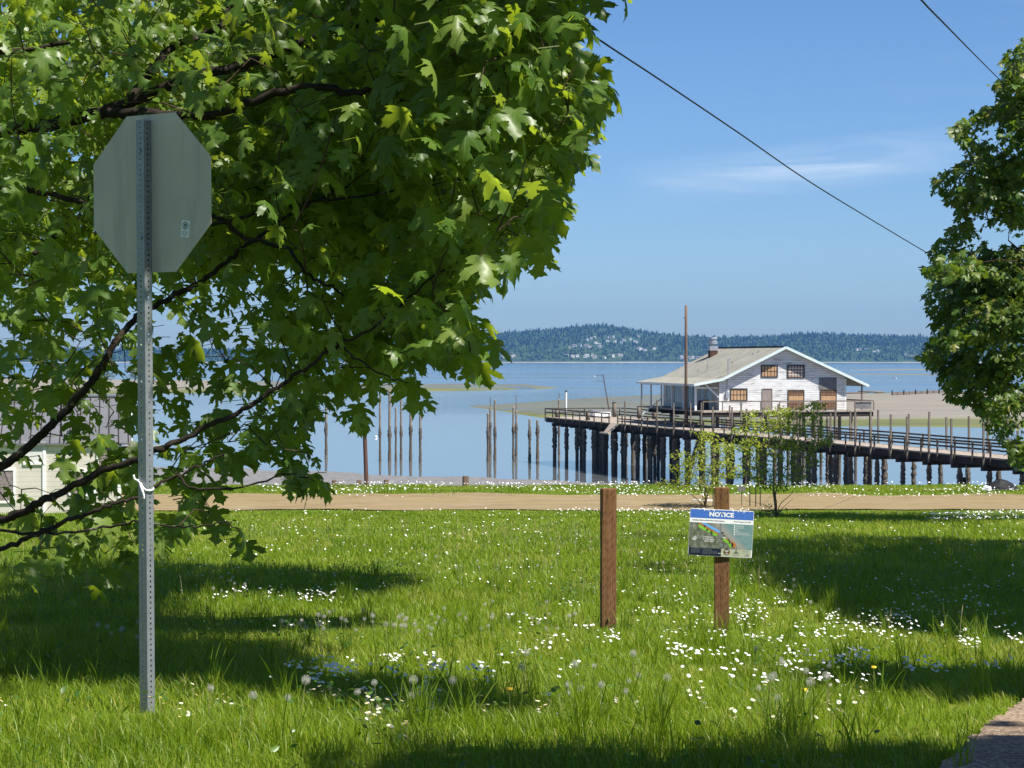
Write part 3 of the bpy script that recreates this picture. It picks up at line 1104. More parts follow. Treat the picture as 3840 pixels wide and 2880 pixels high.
# soffit boards under the overhang
# chimney
ch = MB(); cs, ct = 4.8, 18.0; cz = roof_z(cs)
hbox(ch, cs - .42, cs + .42, ct - .42, ct + .42, cz - .4, cz + .55)
CH = ch.build('chimney', M['rust'], ROOF)
ch = MB(); hbox(ch, cs - .46, cs + .46, ct - .46, ct + .46, cz + .552, cz + 1.05); ch.build('vent_housing', M['steel'], ROOF)
ch = MB(); c0 = H(cs, ct, cz); ch.tube([c0 + Vector((0, 0, z)) for z in (1.052, 1.25, 1.26, 1.55, 1.56, 1.8, 1.82, 2.02)], [.36, .36, .52, .52, .42, .42, .5, .46], 14); ch.build('vent_cowl', M['steel'], ROOF)
for s, t, h in ((1.6, 9.5, .7), (1.2, 11.5, .3), (4.9, 4.5, .25), (5.4, 4.2, .25), (3.2, 6, .2)):
    ch = MB(); c0 = H(s, t, roof_z(s) - .1); ch.tube([c0, c0 + Vector((0, 0, h + .1))], .06, 8); ch.build('roof_pipe', M['steel'], ROOF)
ch = MB(); c0 = H(.9, .2, roof_z(.9) - .1); ch.tube([c0, c0 + Vector((0, 0, 1.5)), c0 + Vector((.2, 0, 1.68)), c0 + Vector((.3, 0, 1.5))], .055, 8); ch.build('service_mast', M['steel'], ROOF)


def hpx(x, y):
    """pixel in the enlarged boathouse view -> (s, z) on the gable"""
    px, py = 2350 + x / 2.212, 1250 + y / 2.212
    k = (px - 1920) / F
    s = (k * 204 - 20.98) / (.98 - .2 * k)
    return s, ZC - (py - 1345) / F * (204 + .2 * s) - 5.43


def window(x0, y0, x1, y1, board, frame, nv, nh, name='window', mun='blackpaint', fw=.11, sill=True, label=None):
    s0, z1 = hpx(x0, y0); s1, z0 = hpx(x1, y1)
    p = MB(); hbox(p, s0 + fw, s1 - fw, -.03, -.003, z0 + fw, z1 - fw)
    o = p.build(name, M[board], HOUSE)
    if label:
        o['label'] = label
    f = MB()
    hbox(f, s0, s1, -.075, -.002, z0, z0 + fw); hbox(f, s0, s1, -.075, -.002, z1 - fw, z1)
    hbox(f, s0, s0 + fw, -.072, -.002, z0 + fw, z1 - fw); hbox(f, s1 - fw, s1, -.072, -.002, z0 + fw, z1 - fw)
    f.build('frame', M[frame], o)
    b = MB()
    for i in range(1, nv):
        s = s0 + (s1 - s0) * i / nv; hbox(b, s - .022, s + .022, -.055, -.031, z0 + fw, z1 - fw)
    for i in range(1, nh):
        z = z0 + (z1 - z0) * i / nh; hbox(b, s0 + fw, s1 - fw, -.052, -.031, z - .022, z + .022)
    if nv > 1:
        b.build('glazing_bar', M[mun], o)
    return o


window(1128, 262, 1268, 366, 'board', 'blackpaint', 5, 2, label='tan boarded upper window with black frame')
window(1344, 262, 1490, 372, 'board_red', 'blackpaint', 6, 4, mun='white', label='upper window with white glazing bars over tan boarding')
window(872, 458, 1016, 562, 'board', 'blackpaint', 5, 2, label='tan boarded lower window with black frame')
o = window(1136, 458, 1223, 636, 'door', 'door', 1, 1, 'door', fw=.06)
for rect in ((1350, 468, 1488, 634), (1618, 466, 1756, 630)):
    o = window(*rect, 'board_red', 'pier_rail', 6, 7, 'boarded_doorway', 'pier_rail', .09)
    s0, z1 = hpx(rect[0], rect[1]); s1, _ = hpx(rect[2], rect[3])
    zb = hpx(rect[0], 515)[1]
    p = MB(); hbox(p, s0 + .12, s1 - .12, -.0555, -.0305, zb - .5, zb - .05); p.build('pale_board', M['board'], o)
s0, z1 = hpx(1610, 366); s1, z0 = hpx(1756, 464)
p = MB(); hbox(p, s0, s1, -.04, -.002, z0, z1); p.build('weathered_panel', M['greyboard'], HOUSE)
# corner boards, meter box
for s in (0.0, GW):
    p = MB(); hbox(p, s - .1, s + .1, -.04, -.002, 0, roof_z(s) - .35); p.build('corner_board', M['white'], HOUSE)
s0, z1 = hpx(833, 488); s1, z0 = hpx(858, 540)
p = MB(); hbox(p, s0, s1, -.2, -.002, z0, z1); mbx = p.build('meter_box', M['steel'], HOUSE)
p = MB(); sm = (s0 + s1) / 2; p.tube([H(sm, -.12, z1), H(sm, -.12, roof_z(sm) - .3)], .045, 8); p.build('conduit', M['steel'], mbx)
# platform, balcony and porch
p = MB(); hbox(p, -2.6, 15.5, -.0, 21.2, -.16, -.004); hbox(p, -2.55, 15.5, -2.2, -.006, -.16, -.006); p.build('platform', M['deck'], HOUSE)
for t in (-2.1, 3, 8, 13, 18):
    p = MB(); hbox(p, -2.4, 15.4, t, t + .25, -.62, -.163); p.build('floor_beam', M['pier_dark'], HOUSE)
for s in (-2.5, 15.3):
    p = MB(); hbox(p, s, s + .18, -1.84, 2.98, -.5, -.164); p.build('floor_beam', M['pier_dark'], HOUSE)


def hpile(s, t, r=.17, top=-.63, m='pile'):
    a = H(s, t, 0)
    zt = 5.43 + top
    pts = [Vector((a.x, a.y, z)) for z in np.linspace(WL - 1.2, zt, 30)]
    mb = MB()
    mb.tube(pts, [r * (1 + .35 * math.exp(-((q.z - 1.3) / .9) ** 2) * random.uniform(.2, 1)) for q in pts], 9, wob=lambda i, j: 1 + (random.uniform(-.18, .2) if .1 < pts[i].z < 2.6 else random.uniform(-.04, .04)))
    mb.build('pile', M[m], HOUSE, True)


for t in (-2.0, 3.1, 8.1, 13.1, 18.1):
    for s in (.3, 3.6, 7.2, 10.8, 13.6, 15.0):
        hpile(s + random.uniform(-.2, .2), t, random.uniform(.14, .2))
BAL = MB(); BAL.beam(H(-2.45, -2.12, .93), H(15.4, -2.12, .93), .1, .12)
BAL = BAL.build('balcony_railing', M['pier_grey'], HOUSE)
s = -2.4
while s < 15.45:
    p = MB(); p.beam(H(s, -2.12, 0), H(s, -2.12, .868), .09, .09, up=HG); p.build('baluster', M['pier_grey'], BAL); s += 1.98
p = MB(); p.beam(H(15.38, -2.05, .93), H(15.38, 20, .93), .1, .12); p.build('side_rail', M['pier_grey'], HOUSE)
p = MB(); hbox(p, 13.4, 15.2, -2.06, -2.02, .15, .8); p.build('railing_panel', M['greyboard'], HOUSE)
p = MB(); hbox(p, 9.55, 10.25, -1.2, -.6, 0, .85); p.build('bench', M['pier_grey'], HOUSE)
for t in (.35, 4.6, 8.8, 12.9, 17.0, 20.9):
    p = MB(); p.beam(H(-2.45, t, -.003), H(-2.45, t, roof_z(-2.45) - .37), .2 if t < 1 else .15, .2 if t < 1 else .15, up=HG)
    p.build('porch_post', M['white'], HOUSE)
p = MB(); p.beam(H(-2.45, -.6, roof_z(-2.45) - .27), H(-2.45, 21.2, roof_z(-2.45) - .27), .16, .2); p.build('porch_beam', M['white'], HOUSE)
p = MB(); p.beam(H(-2.35, .35, 2.25), H(-.02, .35, 2.25), .12, .16); p.build('tie_beam', M['white'], HOUSE)
p = MB(); p.beam(H(-1.75, .1, 2.85), H(-.05, .1, 1.25), .12, .14); p.build('brace', M['white'], HOUSE)
for t0, t1, z0, z1, nm in ((2.6, 4.4, .7, 2.2, 'porch_window'), (5.2, 6.6, .05, 2.2, 'porch_door'), (7.6, 10.9, .5, 2.3, 'porch_window'), (11.4, 12.6, .05, 2.2, 'porch_door'), (13.2, 16.2, .5, 2.3, 'porch_window'), (17.4, 19.4, .8, 2.2, 'porch_window')):
    p = MB(); hbox(p, -.06, -.002, t0, t1, z0, z1); o = p.build(nm, M['darkglass'], HOUSE)
    f = MB(); hbox(f, -.09, -.003, t0 - .1, t0 - .001, z0, z1); hbox(f, -.09, -.003, t1 + .001, t1 + .1, z0, z1); hbox(f, -.09, -.003, t0 - .1, t1 + .1, z1 + .001, z1 + .11); f.build('frame', M['white'], o)
for s, t in ((15.2, .3), (15.2, 7), (15.2, 14), (15.2, 20.5)):
    p = MB(); p.beam(H(s - .1, t, -.003), H(s - .1, t, roof_z(s) - rt - .03), .13, .13, up=HG); p.build('porch_post', M['pier_grey'], HOUSE)
p = MB()
for i in range(7):
    hbox(p, -3.0 - i * .28, -2.65 - i * .28 + .0, 12.6, 14.4, -.06 - (i + 1) * .24, -(i + 1) * .24)
p.build('steps', M['pier_grey'], HOUSE)
p = MB(); p.beam(H(-2.6, 12.55, .9), H(-4.7, 12.55, -.75), .06, .1); p.beam(H(-4.6, 12.55, -.8), H(-4.6, 12.55, -1.74), .08, .08, up=HG); p.build('stair_rail', M['trim'], HOUSE)
for q, dims in (((-1.3, 2.0), (1.1, 1.6, .9)), ((-1.2, 6.6), (.9, 1.4, .8))):
    pass
bx = H(-1.2, 1.9, 0)
t = thing('porch_barbecue', bx, 'dark covered bulky item standing on the boathouse porch', 'covered item')
mb = MB(); mb.hexa([bx + Vector(v) for v in ((-.6, -.5, 0), (.6, -.5, 0), (.6, .5, 0), (-.6, .5, 0), (-.45, -.35, .95), (.5, -.3, 1.05), (.45, .35, 1.0), (-.5, .4, .9))]); mb.build('cover', M['blackplastic'], t)

# ------------------------------------------------------------------ free-standing pilings
def piling(px, topy, w, D, label, group, rod=0.0, m='pile', lean=0.0, basez=WL - 1.2):
    base = P(px, 1500, D)
    zt = P(px, topy, D).z
    r = w / F * D / 2
    b0 = Vector((base.x, D, basez))
    t = thing('piling', (base.x, D, 0), label, 'piling', group)
    zs = np.linspace(basez, zt, 44)
    pts = [Vector((base.x + lean * (z - basez) / (zt - basez) + random.uniform(-.02, .02), D + random.uniform(-.02, .02), z)) for z in zs]
    mb = MB()
    ph = random.uniform(1.3, 2.0)
    mb.tube(pts, [r * (1.08 - .14 * i / 43) * (1 + .5 * math.exp(-((z - ph) / .5) ** 2) + .25 * math.exp(-((z + 1.3) / .7) ** 2)) for i, z in enumerate(zs)], 10,
            wob=lambda i, j: 1 + (random.uniform(-.2, .25) if ph - .8 < zs[i] < ph + .7 else random.uniform(-.05, .05)))
    mb.build('shaft', M[m], t, True)
    if rod:
        mb = MB(); q = pts[-1]; mb.tube([q - Vector((0, 0, .3)), q + Vector((0, 0, rod))], .035, 6); mb.build('rod', M['rust'], t)
    return t


g1 = 'bare pilings standing in the water left of the pier'
for px, ty, w, D, lab, rod in (
        (1223, 1462, 9, 262, 'lone grey piling in open water left of the thick red-brown pole', 0),
        (1425, 1485, 8, 243, 'slim barnacled piling next to the white buoy', 0),
        (1461, 1462, 10, 246, 'thickest barnacled piling of the left water cluster', 0),
        (1484, 1526, 7, 244, 'shortest slim pale piling in the left water cluster', 0),
        (1504, 1492, 8, 248, 'dark slim piling between the short pale one and a thicker one', 0),
        (1540, 1470, 10, 245, 'tall pale-topped piling second from the right in the left cluster', 0),
        (1576, 1545, 9, 242, 'pale-topped piling at the right end of the left cluster', 0),
        (1830, 1549, 9, 244, 'shorter blunt piling without a rod beside the tallest one', 0),
        (1839, 1526, 8, 262, 'piling with a thin iron rod, left of the tallest bare one', 1.25),
        (1856, 1498, 9, 246, 'tallest bare dark piling in the middle of the cove', 0),
        (1925, 1525, 8, 246, 'slim grey piling leaning on one topped by a long rod', 0),
        (1936, 1539, 8, 258, 'dark piling topped by a long thin iron rod', 2.0),
        (1986, 1571, 9, 244, 'short lone piling just left of the pier head', 0),
        (2016, 1575, 10, 250, 'grey piling touching the left end of the pier head', 0),
        (2096, 1496, 7, 262, 'dark piling with short rod rising behind the pier head railing', .8)):
    piling(px, ty, w, D, lab, g1, rod)
t = thing('steel_pile', (P(2123, 1500, 266).x, 266, 0), 'pale blue-grey steel pipe pile with dark cap behind the pier head', 'piling')
q = Vector((P(2123, 1500, 266).x, 266, WL - 1)); zt = P(2123, 1470, 266).z
mb = MB(); mb.tube([q, Vector((q.x, q.y, zt))], .13, 10); mb.build('shaft', M['steel'], t, True)
mb = MB(); mb.tube([Vector((q.x, q.y, zt + .001)), Vector((q.x, q.y, zt + .22))], [.16, .1], 10); mb.build('cap', M['blackpaint'], t)
# stout brown pole on the beach
q0 = P(1382, 1826, 96); q1 = P(1364, 1545, 96)
t = thing('beach_pole', (q0.x, 96, 2.0), 'thick red-brown leaning pole on the beach below the maple branches', 'pole')
mb = MB(); a = Vector((q0.x, 96, 1.9)); b = Vector((q1.x, 96.1, q1.z)); mb.tube([a.lerp(b, k / 8) for k in range(9)], [.115 - .003 * k for k in range(9)], 12, jit=.04); mb.build('shaft', M['redpole'], t, True)
for px, lab, w in ((1746, 'short brown post stub on the bank edge under the open water', .19), (1346, 'low brown stub on the bank left of the thick red-brown pole', .15), (1449, 'low brown stub on the bank right of the thick red-brown pole', .15), (1254, 'low brown stub on the bank under the lone grey piling', .15)):
    q = P(px, 1830, 84.0); q.z = float(ground(q.x, 83.9))
    h = .42 if w > .16 else .22
    t = thing('post_stub', q, lab, 'post stub', 'post stubs along the bank')
    mb = MB(); mb.box(q + Vector((0, 0, h / 2 - .1)), (w * 1.15, w, h + .2), Matrix.Rotation(.3, 3, 'Z')); mb.build('stub', M['pole'], t)
    mb = MB(); mb.box(q + Vector((0, 0, h + .011)), (w * .9, w * .8, .02), Matrix.Rotation(.3, 3, 'Z')); mb.build('worn_top', M['pier_grey'], t)

# buoy, floats, kayak, driftwood
q = Wp(1410, 1641); t = thing('mooring_buoy', q, 'round white mooring buoy floating beside the slim pilings', 'buoy')
mb = MB()
mb.tube([q + Vector((0, 0, .1 + .22 * math.sin(a))) for a in np.linspace(-1.5, 1.5, 9)], [.22 * math.cos(a) + .005 for a in np.linspace(-1.5, 1.5, 9)], 14); mb.build('float', M['whitecap'], t, True)
mb = MB(); mb.tube([q + Vector((0, 0, z)) for z in (.31, .34, .42)], [.05, .05, .03], 8); mb.build('ring', M['rust'], t)
for px, py, L, lab in ((540, 1683, 5.5, 'low dark floating dock behind the stop sign post'), (850, 1614, 3.6, 'small floating dock seen through the maple branches')):
    q = Wp(px, py); t = thing('floating_dock', q, lab, 'floating dock')
    mb = MB(); mb.box(q + Vector((0, 0, .42)), (L, 2, .1)); mb.build('deck', M['deck'], t)
    for sx in (-.4, 0, .4):
        mb = MB(); mb.box(q + Vector((L * sx, 0, .17)), (L * .16, 1.7, .39)); mb.build('float', M['blackplastic'], t)
    for i in range(4):
        mb = MB(); mb.box(q + Vector((-L * .35 + i * .7, .2 * i - .3, .60)), (.4, .35, .26 + .06 * i)); mb.build('cargo', M['pier_dark'], t)
q = Wp(3352, 1419)
t = thing('rowing_boat', q, 'tiny white rowing boat on the open water right of the boathouse', 'boat')
mb = MB()
sec = [(-1.9, .12, .42), (-1.3, .5, .34), (0, .68, .32), (1.2, .5, .36), (2.0, .05, .5)]
for (x0, w0, h0), (x1, w1, h1) in zip(sec, sec[1:]):
    a0, a1, c0, c1 = q + Vector((x0, -w0, h0)), q + Vector((x0, w0, h0)), q + Vector((x0, -w0 * .5, -.1)), q + Vector((x0, w0 * .5, -.1))
    b0, b1, d0, d1 = q + Vector((x1, -w1, h1)), q + Vector((x1, w1, h1)), q + Vector((x1, -w1 * .5, -.1)), q + Vector((x1, w1 * .5, -.1))
    mb.face([a0, b0, d0, c0]); mb.face([a1, c1, d1, b1]); mb.face([c0, d0, d1, c1])
mb.face([q + Vector((-1.9, -.12, .42)), q + Vector((-1.9, .12, .42)), q + Vector((-1.9, .06, -.1)), q + Vector((-1.9, -.06, -.1))])
mb.build('hull', M['whitecap'], t)
mb = MB(); mb.box(q + Vector((-.2, 0, .26)), (.35, 1.1, .05)); mb.build('thwart', M['pole'], t)
M['skin'] = mat('skin_and_shirt', lambda g: bsdf(g, (.50, .16, .12), .8, .2))
pv = [(0, 0, .30), (0, 0, .55), (0, 0, .80), (0, 0, .90), (.02, 0, 1.06), (-.05, .2, .78), (.2, .28, .55), (.45, .25, .45), (-.05, -.2, .78), (.2, -.28, .55), (.45, -.25, .45), (.4, .12, .32), (.75, .12, .2), (.4, -.12, .32), (.75, -.12, .2)]
pe = [(0, 1), (1, 2), (2, 3), (3, 4), (2, 5), (5, 6), (6, 7), (2, 8), (8, 9), (9, 10), (0, 11), (11, 12), (0, 13), (13, 14)]
pr = [.15, .15, .16, .06, .11, .07, .05, .04, .07, .05, .04, .09, .06, .09, .06]
me = bpy.data.meshes.new('person'); me.from_pydata([tuple(Vector(v) + Vector((-.2, 0, 0))) for v in pv], pe, []); me.materials.append(M['skin'])
po = bpy.data.objects.new('person', me); COL.objects.link(po); po.location = q
sk = po.modifiers.new('skin', 'SKIN')
for v, r in zip(me.skin_vertices[0].data, pr):
    v.radius = (r, r)
me.skin_vertices[0].data[0].use_root = True
po.modifiers.new('sub', 'SUBSURF')
tag(po, 'tiny person in a reddish top seated in the white rowing boat', 'person')
t = thing('timber_breakwater', Wp(3430, 1482, 1.0), 'low dark timber breakwater along the top of the sand flat', 'breakwater')
for i in range(9):
    a = Wp(3345 + i * 22, 1482 - i * .9, .9); b = Wp(3345 + (i + 1) * 22 - 1, 1481 - i * .9, .9)
    mb = MB(); mb.beam(a + Vector((0, 0, .5)), b + Vector((0, 0, .5)), .3, .9); mb.build('plank_panel', M['pier_grey'], t)
    if i % 2 == 0:
        mb = MB(); mb.tube([a + Vector((0, -.3, -.3)), a + Vector((0, -.3, 1.5))], .2, 7); mb.build('post', M['pier_dark'], t)
for i, (px, py, L, r, rot) in enumerate(((3215, 1476, 6, .25, .2), (3262, 1472, 8, .3, -.1), (3300, 1474, 4, .25, .5), (3560, 1470, 9, .3, .1), (3180, 1478, 5, .2, -.3))):
    q = Wp(px, py, .9); d = Vector((math.cos(rot), math.sin(rot), 0)) * L / 2
    mb = MB(); mb.tube([q - d + Vector((0, 0, .2)), q + Vector((0, 0, .3)), q + d + Vector((0, 0, .25))], [r * 1.2, r, r * .7], 7)
    o = mb.build('driftwood_log', M['pier_grey'], None, True)
    tag(o, ['grey driftwood log lying near the right eave of the boathouse', 'long driftwood log on the sand beside the boathouse porch posts', 'short crooked driftwood log before the breakwater', 'long driftwood log on the sand right of the breakwater', 'thin driftwood log closest to the boathouse on the sand'][i], 'driftwood', 'driftwood on the sand flat')
q = Wp(1705, 1446, .5); t = thing('driftwood_snag', q, 'small dark driftwood snag with upright roots on the green spit', 'driftwood')
mb = MB(); mb.tube([q + Vector((-1.4, 0, .2)), q + Vector((0, 0, .3)), q + Vector((2.6, 0, .35))], [.22, .25, .15], 7); mb.build('trunk', M['pier_dark'], t)
for dx, h in ((-1.3, 1.3), (-.7, 1.0), (2.4, .9)):
    mb = MB(); mb.tube([q + Vector((dx, 0, .25)), q + Vector((dx - .15, 0, h))], [.12, .05], 6); mb.build('root', M['pier_dark'], t)

# ------------------------------------------------------------------ stop sign seen from behind
E1 = Vector((.839, -.545, 0)); NB = Vector((-.545, -.839, 0))
SD = 9.85
sb = P(553, 2690, SD); sb.z = float(ground(sb.x, SD))
SIGN = thing('stop_sign', sb, 'octagonal road sign seen from its bare grey back on a perforated steel post', 'road sign')


def SP(a, b, z):
    """sign frame: a along the plate, b towards the viewer, z over eye level"""
    k = (z + 1.73) / 2.9
    return Vector((sb.x, SD, ZC + z)) + E1 * a + NB * b - Vector((.013 * k, 0, 0))


def perforated():
    mb = MB()
    hs, pit, hr = .0255, .0254, .0056
    z = -1.85
    top = 1.165
    while z < top - pit:
        for (ax, bx, s) in ((1, 0, 1), (0, 1, 1), (1, 0, -1), (0, 1, -1)):
            def q(c, zz):
                if ax:      # faces parallel to the plate
                    return SP(c * s, hs * s, zz)
                return SP(hs * s, -c * s, zz)
            zc = z + pit / 2
            outer = [(-hs, -pit / 2), (0, -pit / 2), (hs, -pit / 2), (hs, 0), (hs, pit / 2), (0, pit / 2), (-hs, pit / 2), (-hs, 0)]
            inner = [(hr * math.cos(t), hr * math.sin(t)) for t in [math.radians(225 + 45 * i) for i in range(8)]]
            k = len(mb.v)
            mb.v += [tuple(q(c, zc + d)) for c, d in outer] + [tuple(q(c, zc + d)) for c, d in inner]
            for i in range(8):
                j = (i + 1) % 8
                mb.f.append((k + i, k + j, k + 8 + j, k + 8 + i)); mb.mi.append(0)
        z += pit
    mb.build('post', M['galv'], SIGN)


perforated()
mb = MB()
r8 = .381 / math.cos(math.pi / 8)
oc = [(r8 * math.cos(math.pi / 8 + i * math.pi / 4) + .022, r8 * math.sin(math.pi / 8 + i * math.pi / 4) + .797) for i in range(8)]
mb.prism(oc, lambda x, y, k: SP(x, -.0262 - (.0025 if k == 0 else 0), y), 1)
plate = mb.build('plate', M['signback'], SIGN)
mb = MB()
oc2 = [((x - .022) * .998 + .022, (y - .797) * .998 + .797) for x, y in oc]
mb.face([SP(x, -.0292, y) for x, y in oc2]); mb.build('red_face', M['red'], plate)
for z in (1.0, .58):
    mb = MB(); mb.tube([SP(0, .0262, z), SP(0, .032, z)], .009, 6); mb.build('bolt', M['galv'], SIGN)
# sticker with round spiral emblem and three tiny lines
sa, sz = .240, .619
rot = math.radians(-6)


def ST(x, y, d):
    c, s = math.cos(rot), math.sin(rot)
    return SP(sa + x * c - y * s, -.0262 + d, sz + x * s + y * c)


mb = MB(); mb.face([ST(x, y, .0006) for x, y in ((-.026, -.04), (.026, -.04), (.026, .04), (-.026, .04))])
stick = mb.build('sticker', M['stickerwhite'], plate)
mb = MB()


def ring(mb, fn, cx, cy, r0, r1, d, n=24):
    for i in range(n):
        a, b = 2 * math.pi * i / n, 2 * math.pi * (i + 1) / n
        mb.face([fn(cx + r0 * math.cos(a), cy + r0 * math.sin(a), d), fn(cx + r1 * math.cos(a), cy + r1 * math.sin(a), d), fn(cx + r1 * math.cos(b), cy + r1 * math.sin(b), d), fn(cx + r0 * math.cos(b), cy + r0 * math.sin(b), d)])


ring(mb, ST, 0, .015, .0155, .019, .0012)
ring(mb, ST, 0, .015, .008, .0112, .0012)
ring(mb, ST, .001, .015, .0, .0042, .0012, 12)
for i in range(10):
    a = math.radians(20 + i * 26); b = a + math.radians(26)
    r0 = .0042 + i * .0004
    mb.face([ST(r0 * math.cos(a), .015 + r0 * math.sin(a), .0013), ST((r0 + .002) * math.cos(a), .015 + (r0 + .002) * math.sin(a), .0013), ST((r0 + .0024) * math.cos(b), .015 + (r0 + .0024) * math.sin(b), .0013), ST((r0 + .0004) * math.cos(b), .015 + (r0 + .0004) * math.sin(b), .0013)])
mb.build('emblem', M['ink'], stick)
mb = MB()
for i, w in enumerate((.019, .021, .013)):
    x = -w
    yy = -.016 - i * .008
    while x < w:
        l = random.uniform(.003, .008)
        mb.face([ST(x, yy, .0012), ST(min(x + l, w), yy, .0012), ST(min(x + l, w), yy + .0028, .0012), ST(x, yy + .0028, .0012)])
        x += l + .0016
mb.build('small_print', M['ink'], stick)
rb = SP(0, 0, -.61)
t = thing('tied_ribbon', rb, 'weathered white ribbon tied round the perforated sign post', 'ribbon')
mb = MB()
lp = [SP(a, b, z) for a, b, z in ((-.03, .03, -.585), (-.005, .034, -.60), (.028, .03, -.632), (.031, -.02, -.63), (-.02, -.031, -.60), (-.03, .0, -.59), (-.028, .031, -.588))]
mb.tube(smooth_path(lp, 4), .0045, 5); mb.build('loop', M['whitecap'], t, True)
mb = MB(); mb.tube(smooth_path([SP(.0, .036, -.6), SP(.012, .045, -.62), SP(.026, .043, -.655), SP(.03, .045, -.675)], 4), [.007, .007, .008, .007, .006, .006, .006, .005, .005, .004, .004, .003, .002], 5); mb.build('tail', M['whitecap'], t, True)
mb = MB(); mb.tube(smooth_path([SP(-.02, .03, -.588), SP(-.036, .04, -.58), SP(-.04, .042, -.56)], 3), .005, 5); mb.build('tail', M['whitecap'], t, True)

# ------------------------------------------------------------------ two timber posts and the notice board
PD_ = 19.1
for px, topy, ang, lab in ((2281, 1832, .09, 'brown square timber post standing alone without a board, left of the notice'), (2706, 1828, -.07, 'brown square timber post carrying the blue notice board')):
    q = P(px, 2370, PD_); q.z = float(ground(q.x, PD_)); zt = P(px, topy, PD_).z
    h = zt - q.z
    mb = MB(); Rz = Matrix.Rotation(ang, 3, 'Z')
    w = .069
    c = [(-w, -w), (w, -w), (w, w), (-w, w)]
    n = 10
    rr = random.Random(int(px))
    rings = []
    for i in range(n + 1):
        z = -.15 + (h + .15) * i / n
        rings.append([Rz @ Vector((x + rr.uniform(-.001, .001), y + rr.uniform(-.001, .001), 0)) + Vector((0, 0, z)) for x, y in c])
    k = 0
    for a, b in zip(rings, rings[1:]):
        for j in range(4):
            mb.face([a[j], a[(j + 1) % 4], b[(j + 1) % 4], b[j]])
    mb.face(rings[-1])
    bmx = mb.build('timber_post', M['post'])
    bm = bmesh.new(); bm.from_mesh(bmx.data); bmesh.ops.remove_doubles(bm, verts=bm.verts, dist=1e-5)
    ed = [e for e in bm.edges if abs((e.verts[0].co - e.verts[1].co).normalized().z) > .9 or all(abs(v.co.z - h) < 1e-4 for v in e.verts)]
    bmesh.ops.bevel(bm, geom=ed, offset=.006, segments=2, affect='EDGES', profile=.6)
    bm.to_mesh(bmx.data); bm.free()
    bmx.location = q
    tag(bmx, lab, 'post')
    bmx['group'] = 'pair of timber posts in the meadow'

BD = PD_ - .088
bc = P(2703.5, 1999, BD)
BOARD = thing('notice_board', bc, 'rectangular blue-headed NOTICE board with a shoreline map, slightly crooked on its post', 'notice board')
BW, BH = .596, .437
br = math.radians(-2.9)


def BP(u, v, d):
    c, s = math.cos(br), math.sin(br)
    return bc + Vector((u * c - v * s, -d, u * s + v * c))


def buv(x, y):
    """enlarged-photo pixel on the board -> board u, v"""
    a, b = .5, .5
    for _ in range(8):
        xl, xr = 492 + (437 - 492) * b, 1808 + (1762 - 1808) * b
        a = (x - xl) / (xr - xl)
        yt, yb = 312 + (368 - 312) * a, 1272 + (1348 - 1272) * a
        b = (y - yt) / (yb - yt)
    return (a - .5) * BW, (.5 - b) * BH


def flatm(name, col, rough=.35):
    return mat(name, lambda g: bsdf(g, col, rough, .4))


M['b_white'] = flatm('print_white', (.80, .80, .80)); M['b_blue'] = flatm('print_blue', (.055, .15, .50)); M['b_navy'] = flatm('print_navy', (.008, .014, .03))
M['b_cream'] = flatm('print_pale_olive', (.40, .41, .29)); M['b_green'] = flatm('print_green', (.20, .46, .045)); M['b_orange'] = flatm('print_orange', (.42, .15, .04))
M['b_sky'] = flatm('print_light_blue', (.15, .36, .70)); M['b_brown'] = flatm('print_brown', (.16, .08, .03)); M['b_grey'] = flatm('print_grey', (.16, .18, .20)); M['b_light'] = flatm('print_pale', (.42, .44, .42))
M['b_black'] = flatm('print_black', (.006, .006, .008))


def fn_map(g):
    v = g.obj((1, 1, 1))
    s = g.sep(v)
    n = g.noise(v, 22, 6, .65)
    n2 = g.noise(v, 60, 4, .6)
    land = g.ramp(n, [(.3, (.05, .06, .035)), (.5, (.13, .14, .10)), (.7, (.26, .27, .24))])
    sea = g.ramp(n, [(.3, (.12, .22, .23)), (.7, (.20, .30, .30))])
    d = g.m('ADD', g.m('ADD', s[0], g.m('MULTIPLY', s[2], .95)), g.m('MULTIPLY', g.m('SUBTRACT', n, .5), .05))
    c = g.mix(g.mr(d, -.03, .05), land, (.30, .29, .26))
    c = g.mix(g.mr(d, .05, .12), c, sea)
    c = g.mix(g.mr(n2, .6, .75, 0, .3), c, (.06, .08, .05))
    return bsdf(g, c, .35, .4)


M['b_map'] = mat('map_print', fn_map)


def rounded(w, h, r=.012, n=4):
    o = []
    for cx, cy, a0 in ((w / 2 - r, h / 2 - r, 0), (-w / 2 + r, h / 2 - r, 90), (-w / 2 + r, -h / 2 + r, 180), (w / 2 - r, -h / 2 + r, 270)):
        o += [(cx + r * math.cos(math.radians(a0 + 90 * i / n)), cy + r * math.sin(math.radians(a0 + 90 * i / n))) for i in range(n + 1)]
    return o


mb = MB(); mb.prism(rounded(BW, BH), lambda x, y, k: BP(x, y, .004 if k else -.004), 1); mb.build('panel', M['b_white'], BOARD)


def bpoly(mb, pts, d, m=0, px=True):
    mb.face([BP(*(buv(x, y) if px else (x, y)), d) for x, y in pts], m)


e_ = .004


def band(name, b0, b1, a0, a1, m, d=.0046, r=None):
    mb = MB()
    mb.face([BP((a0 - .5) * BW, (.5 - b1) * BH, d), BP((a1 - .5) * BW, (.5 - b1) * BH, d), BP((a1 - .5) * BW, (.5 - b0) * BH, d), BP((a0 - .5) * BW, (.5 - b0) * BH, d)])
    return mb.build(name, M[m], BOARD)


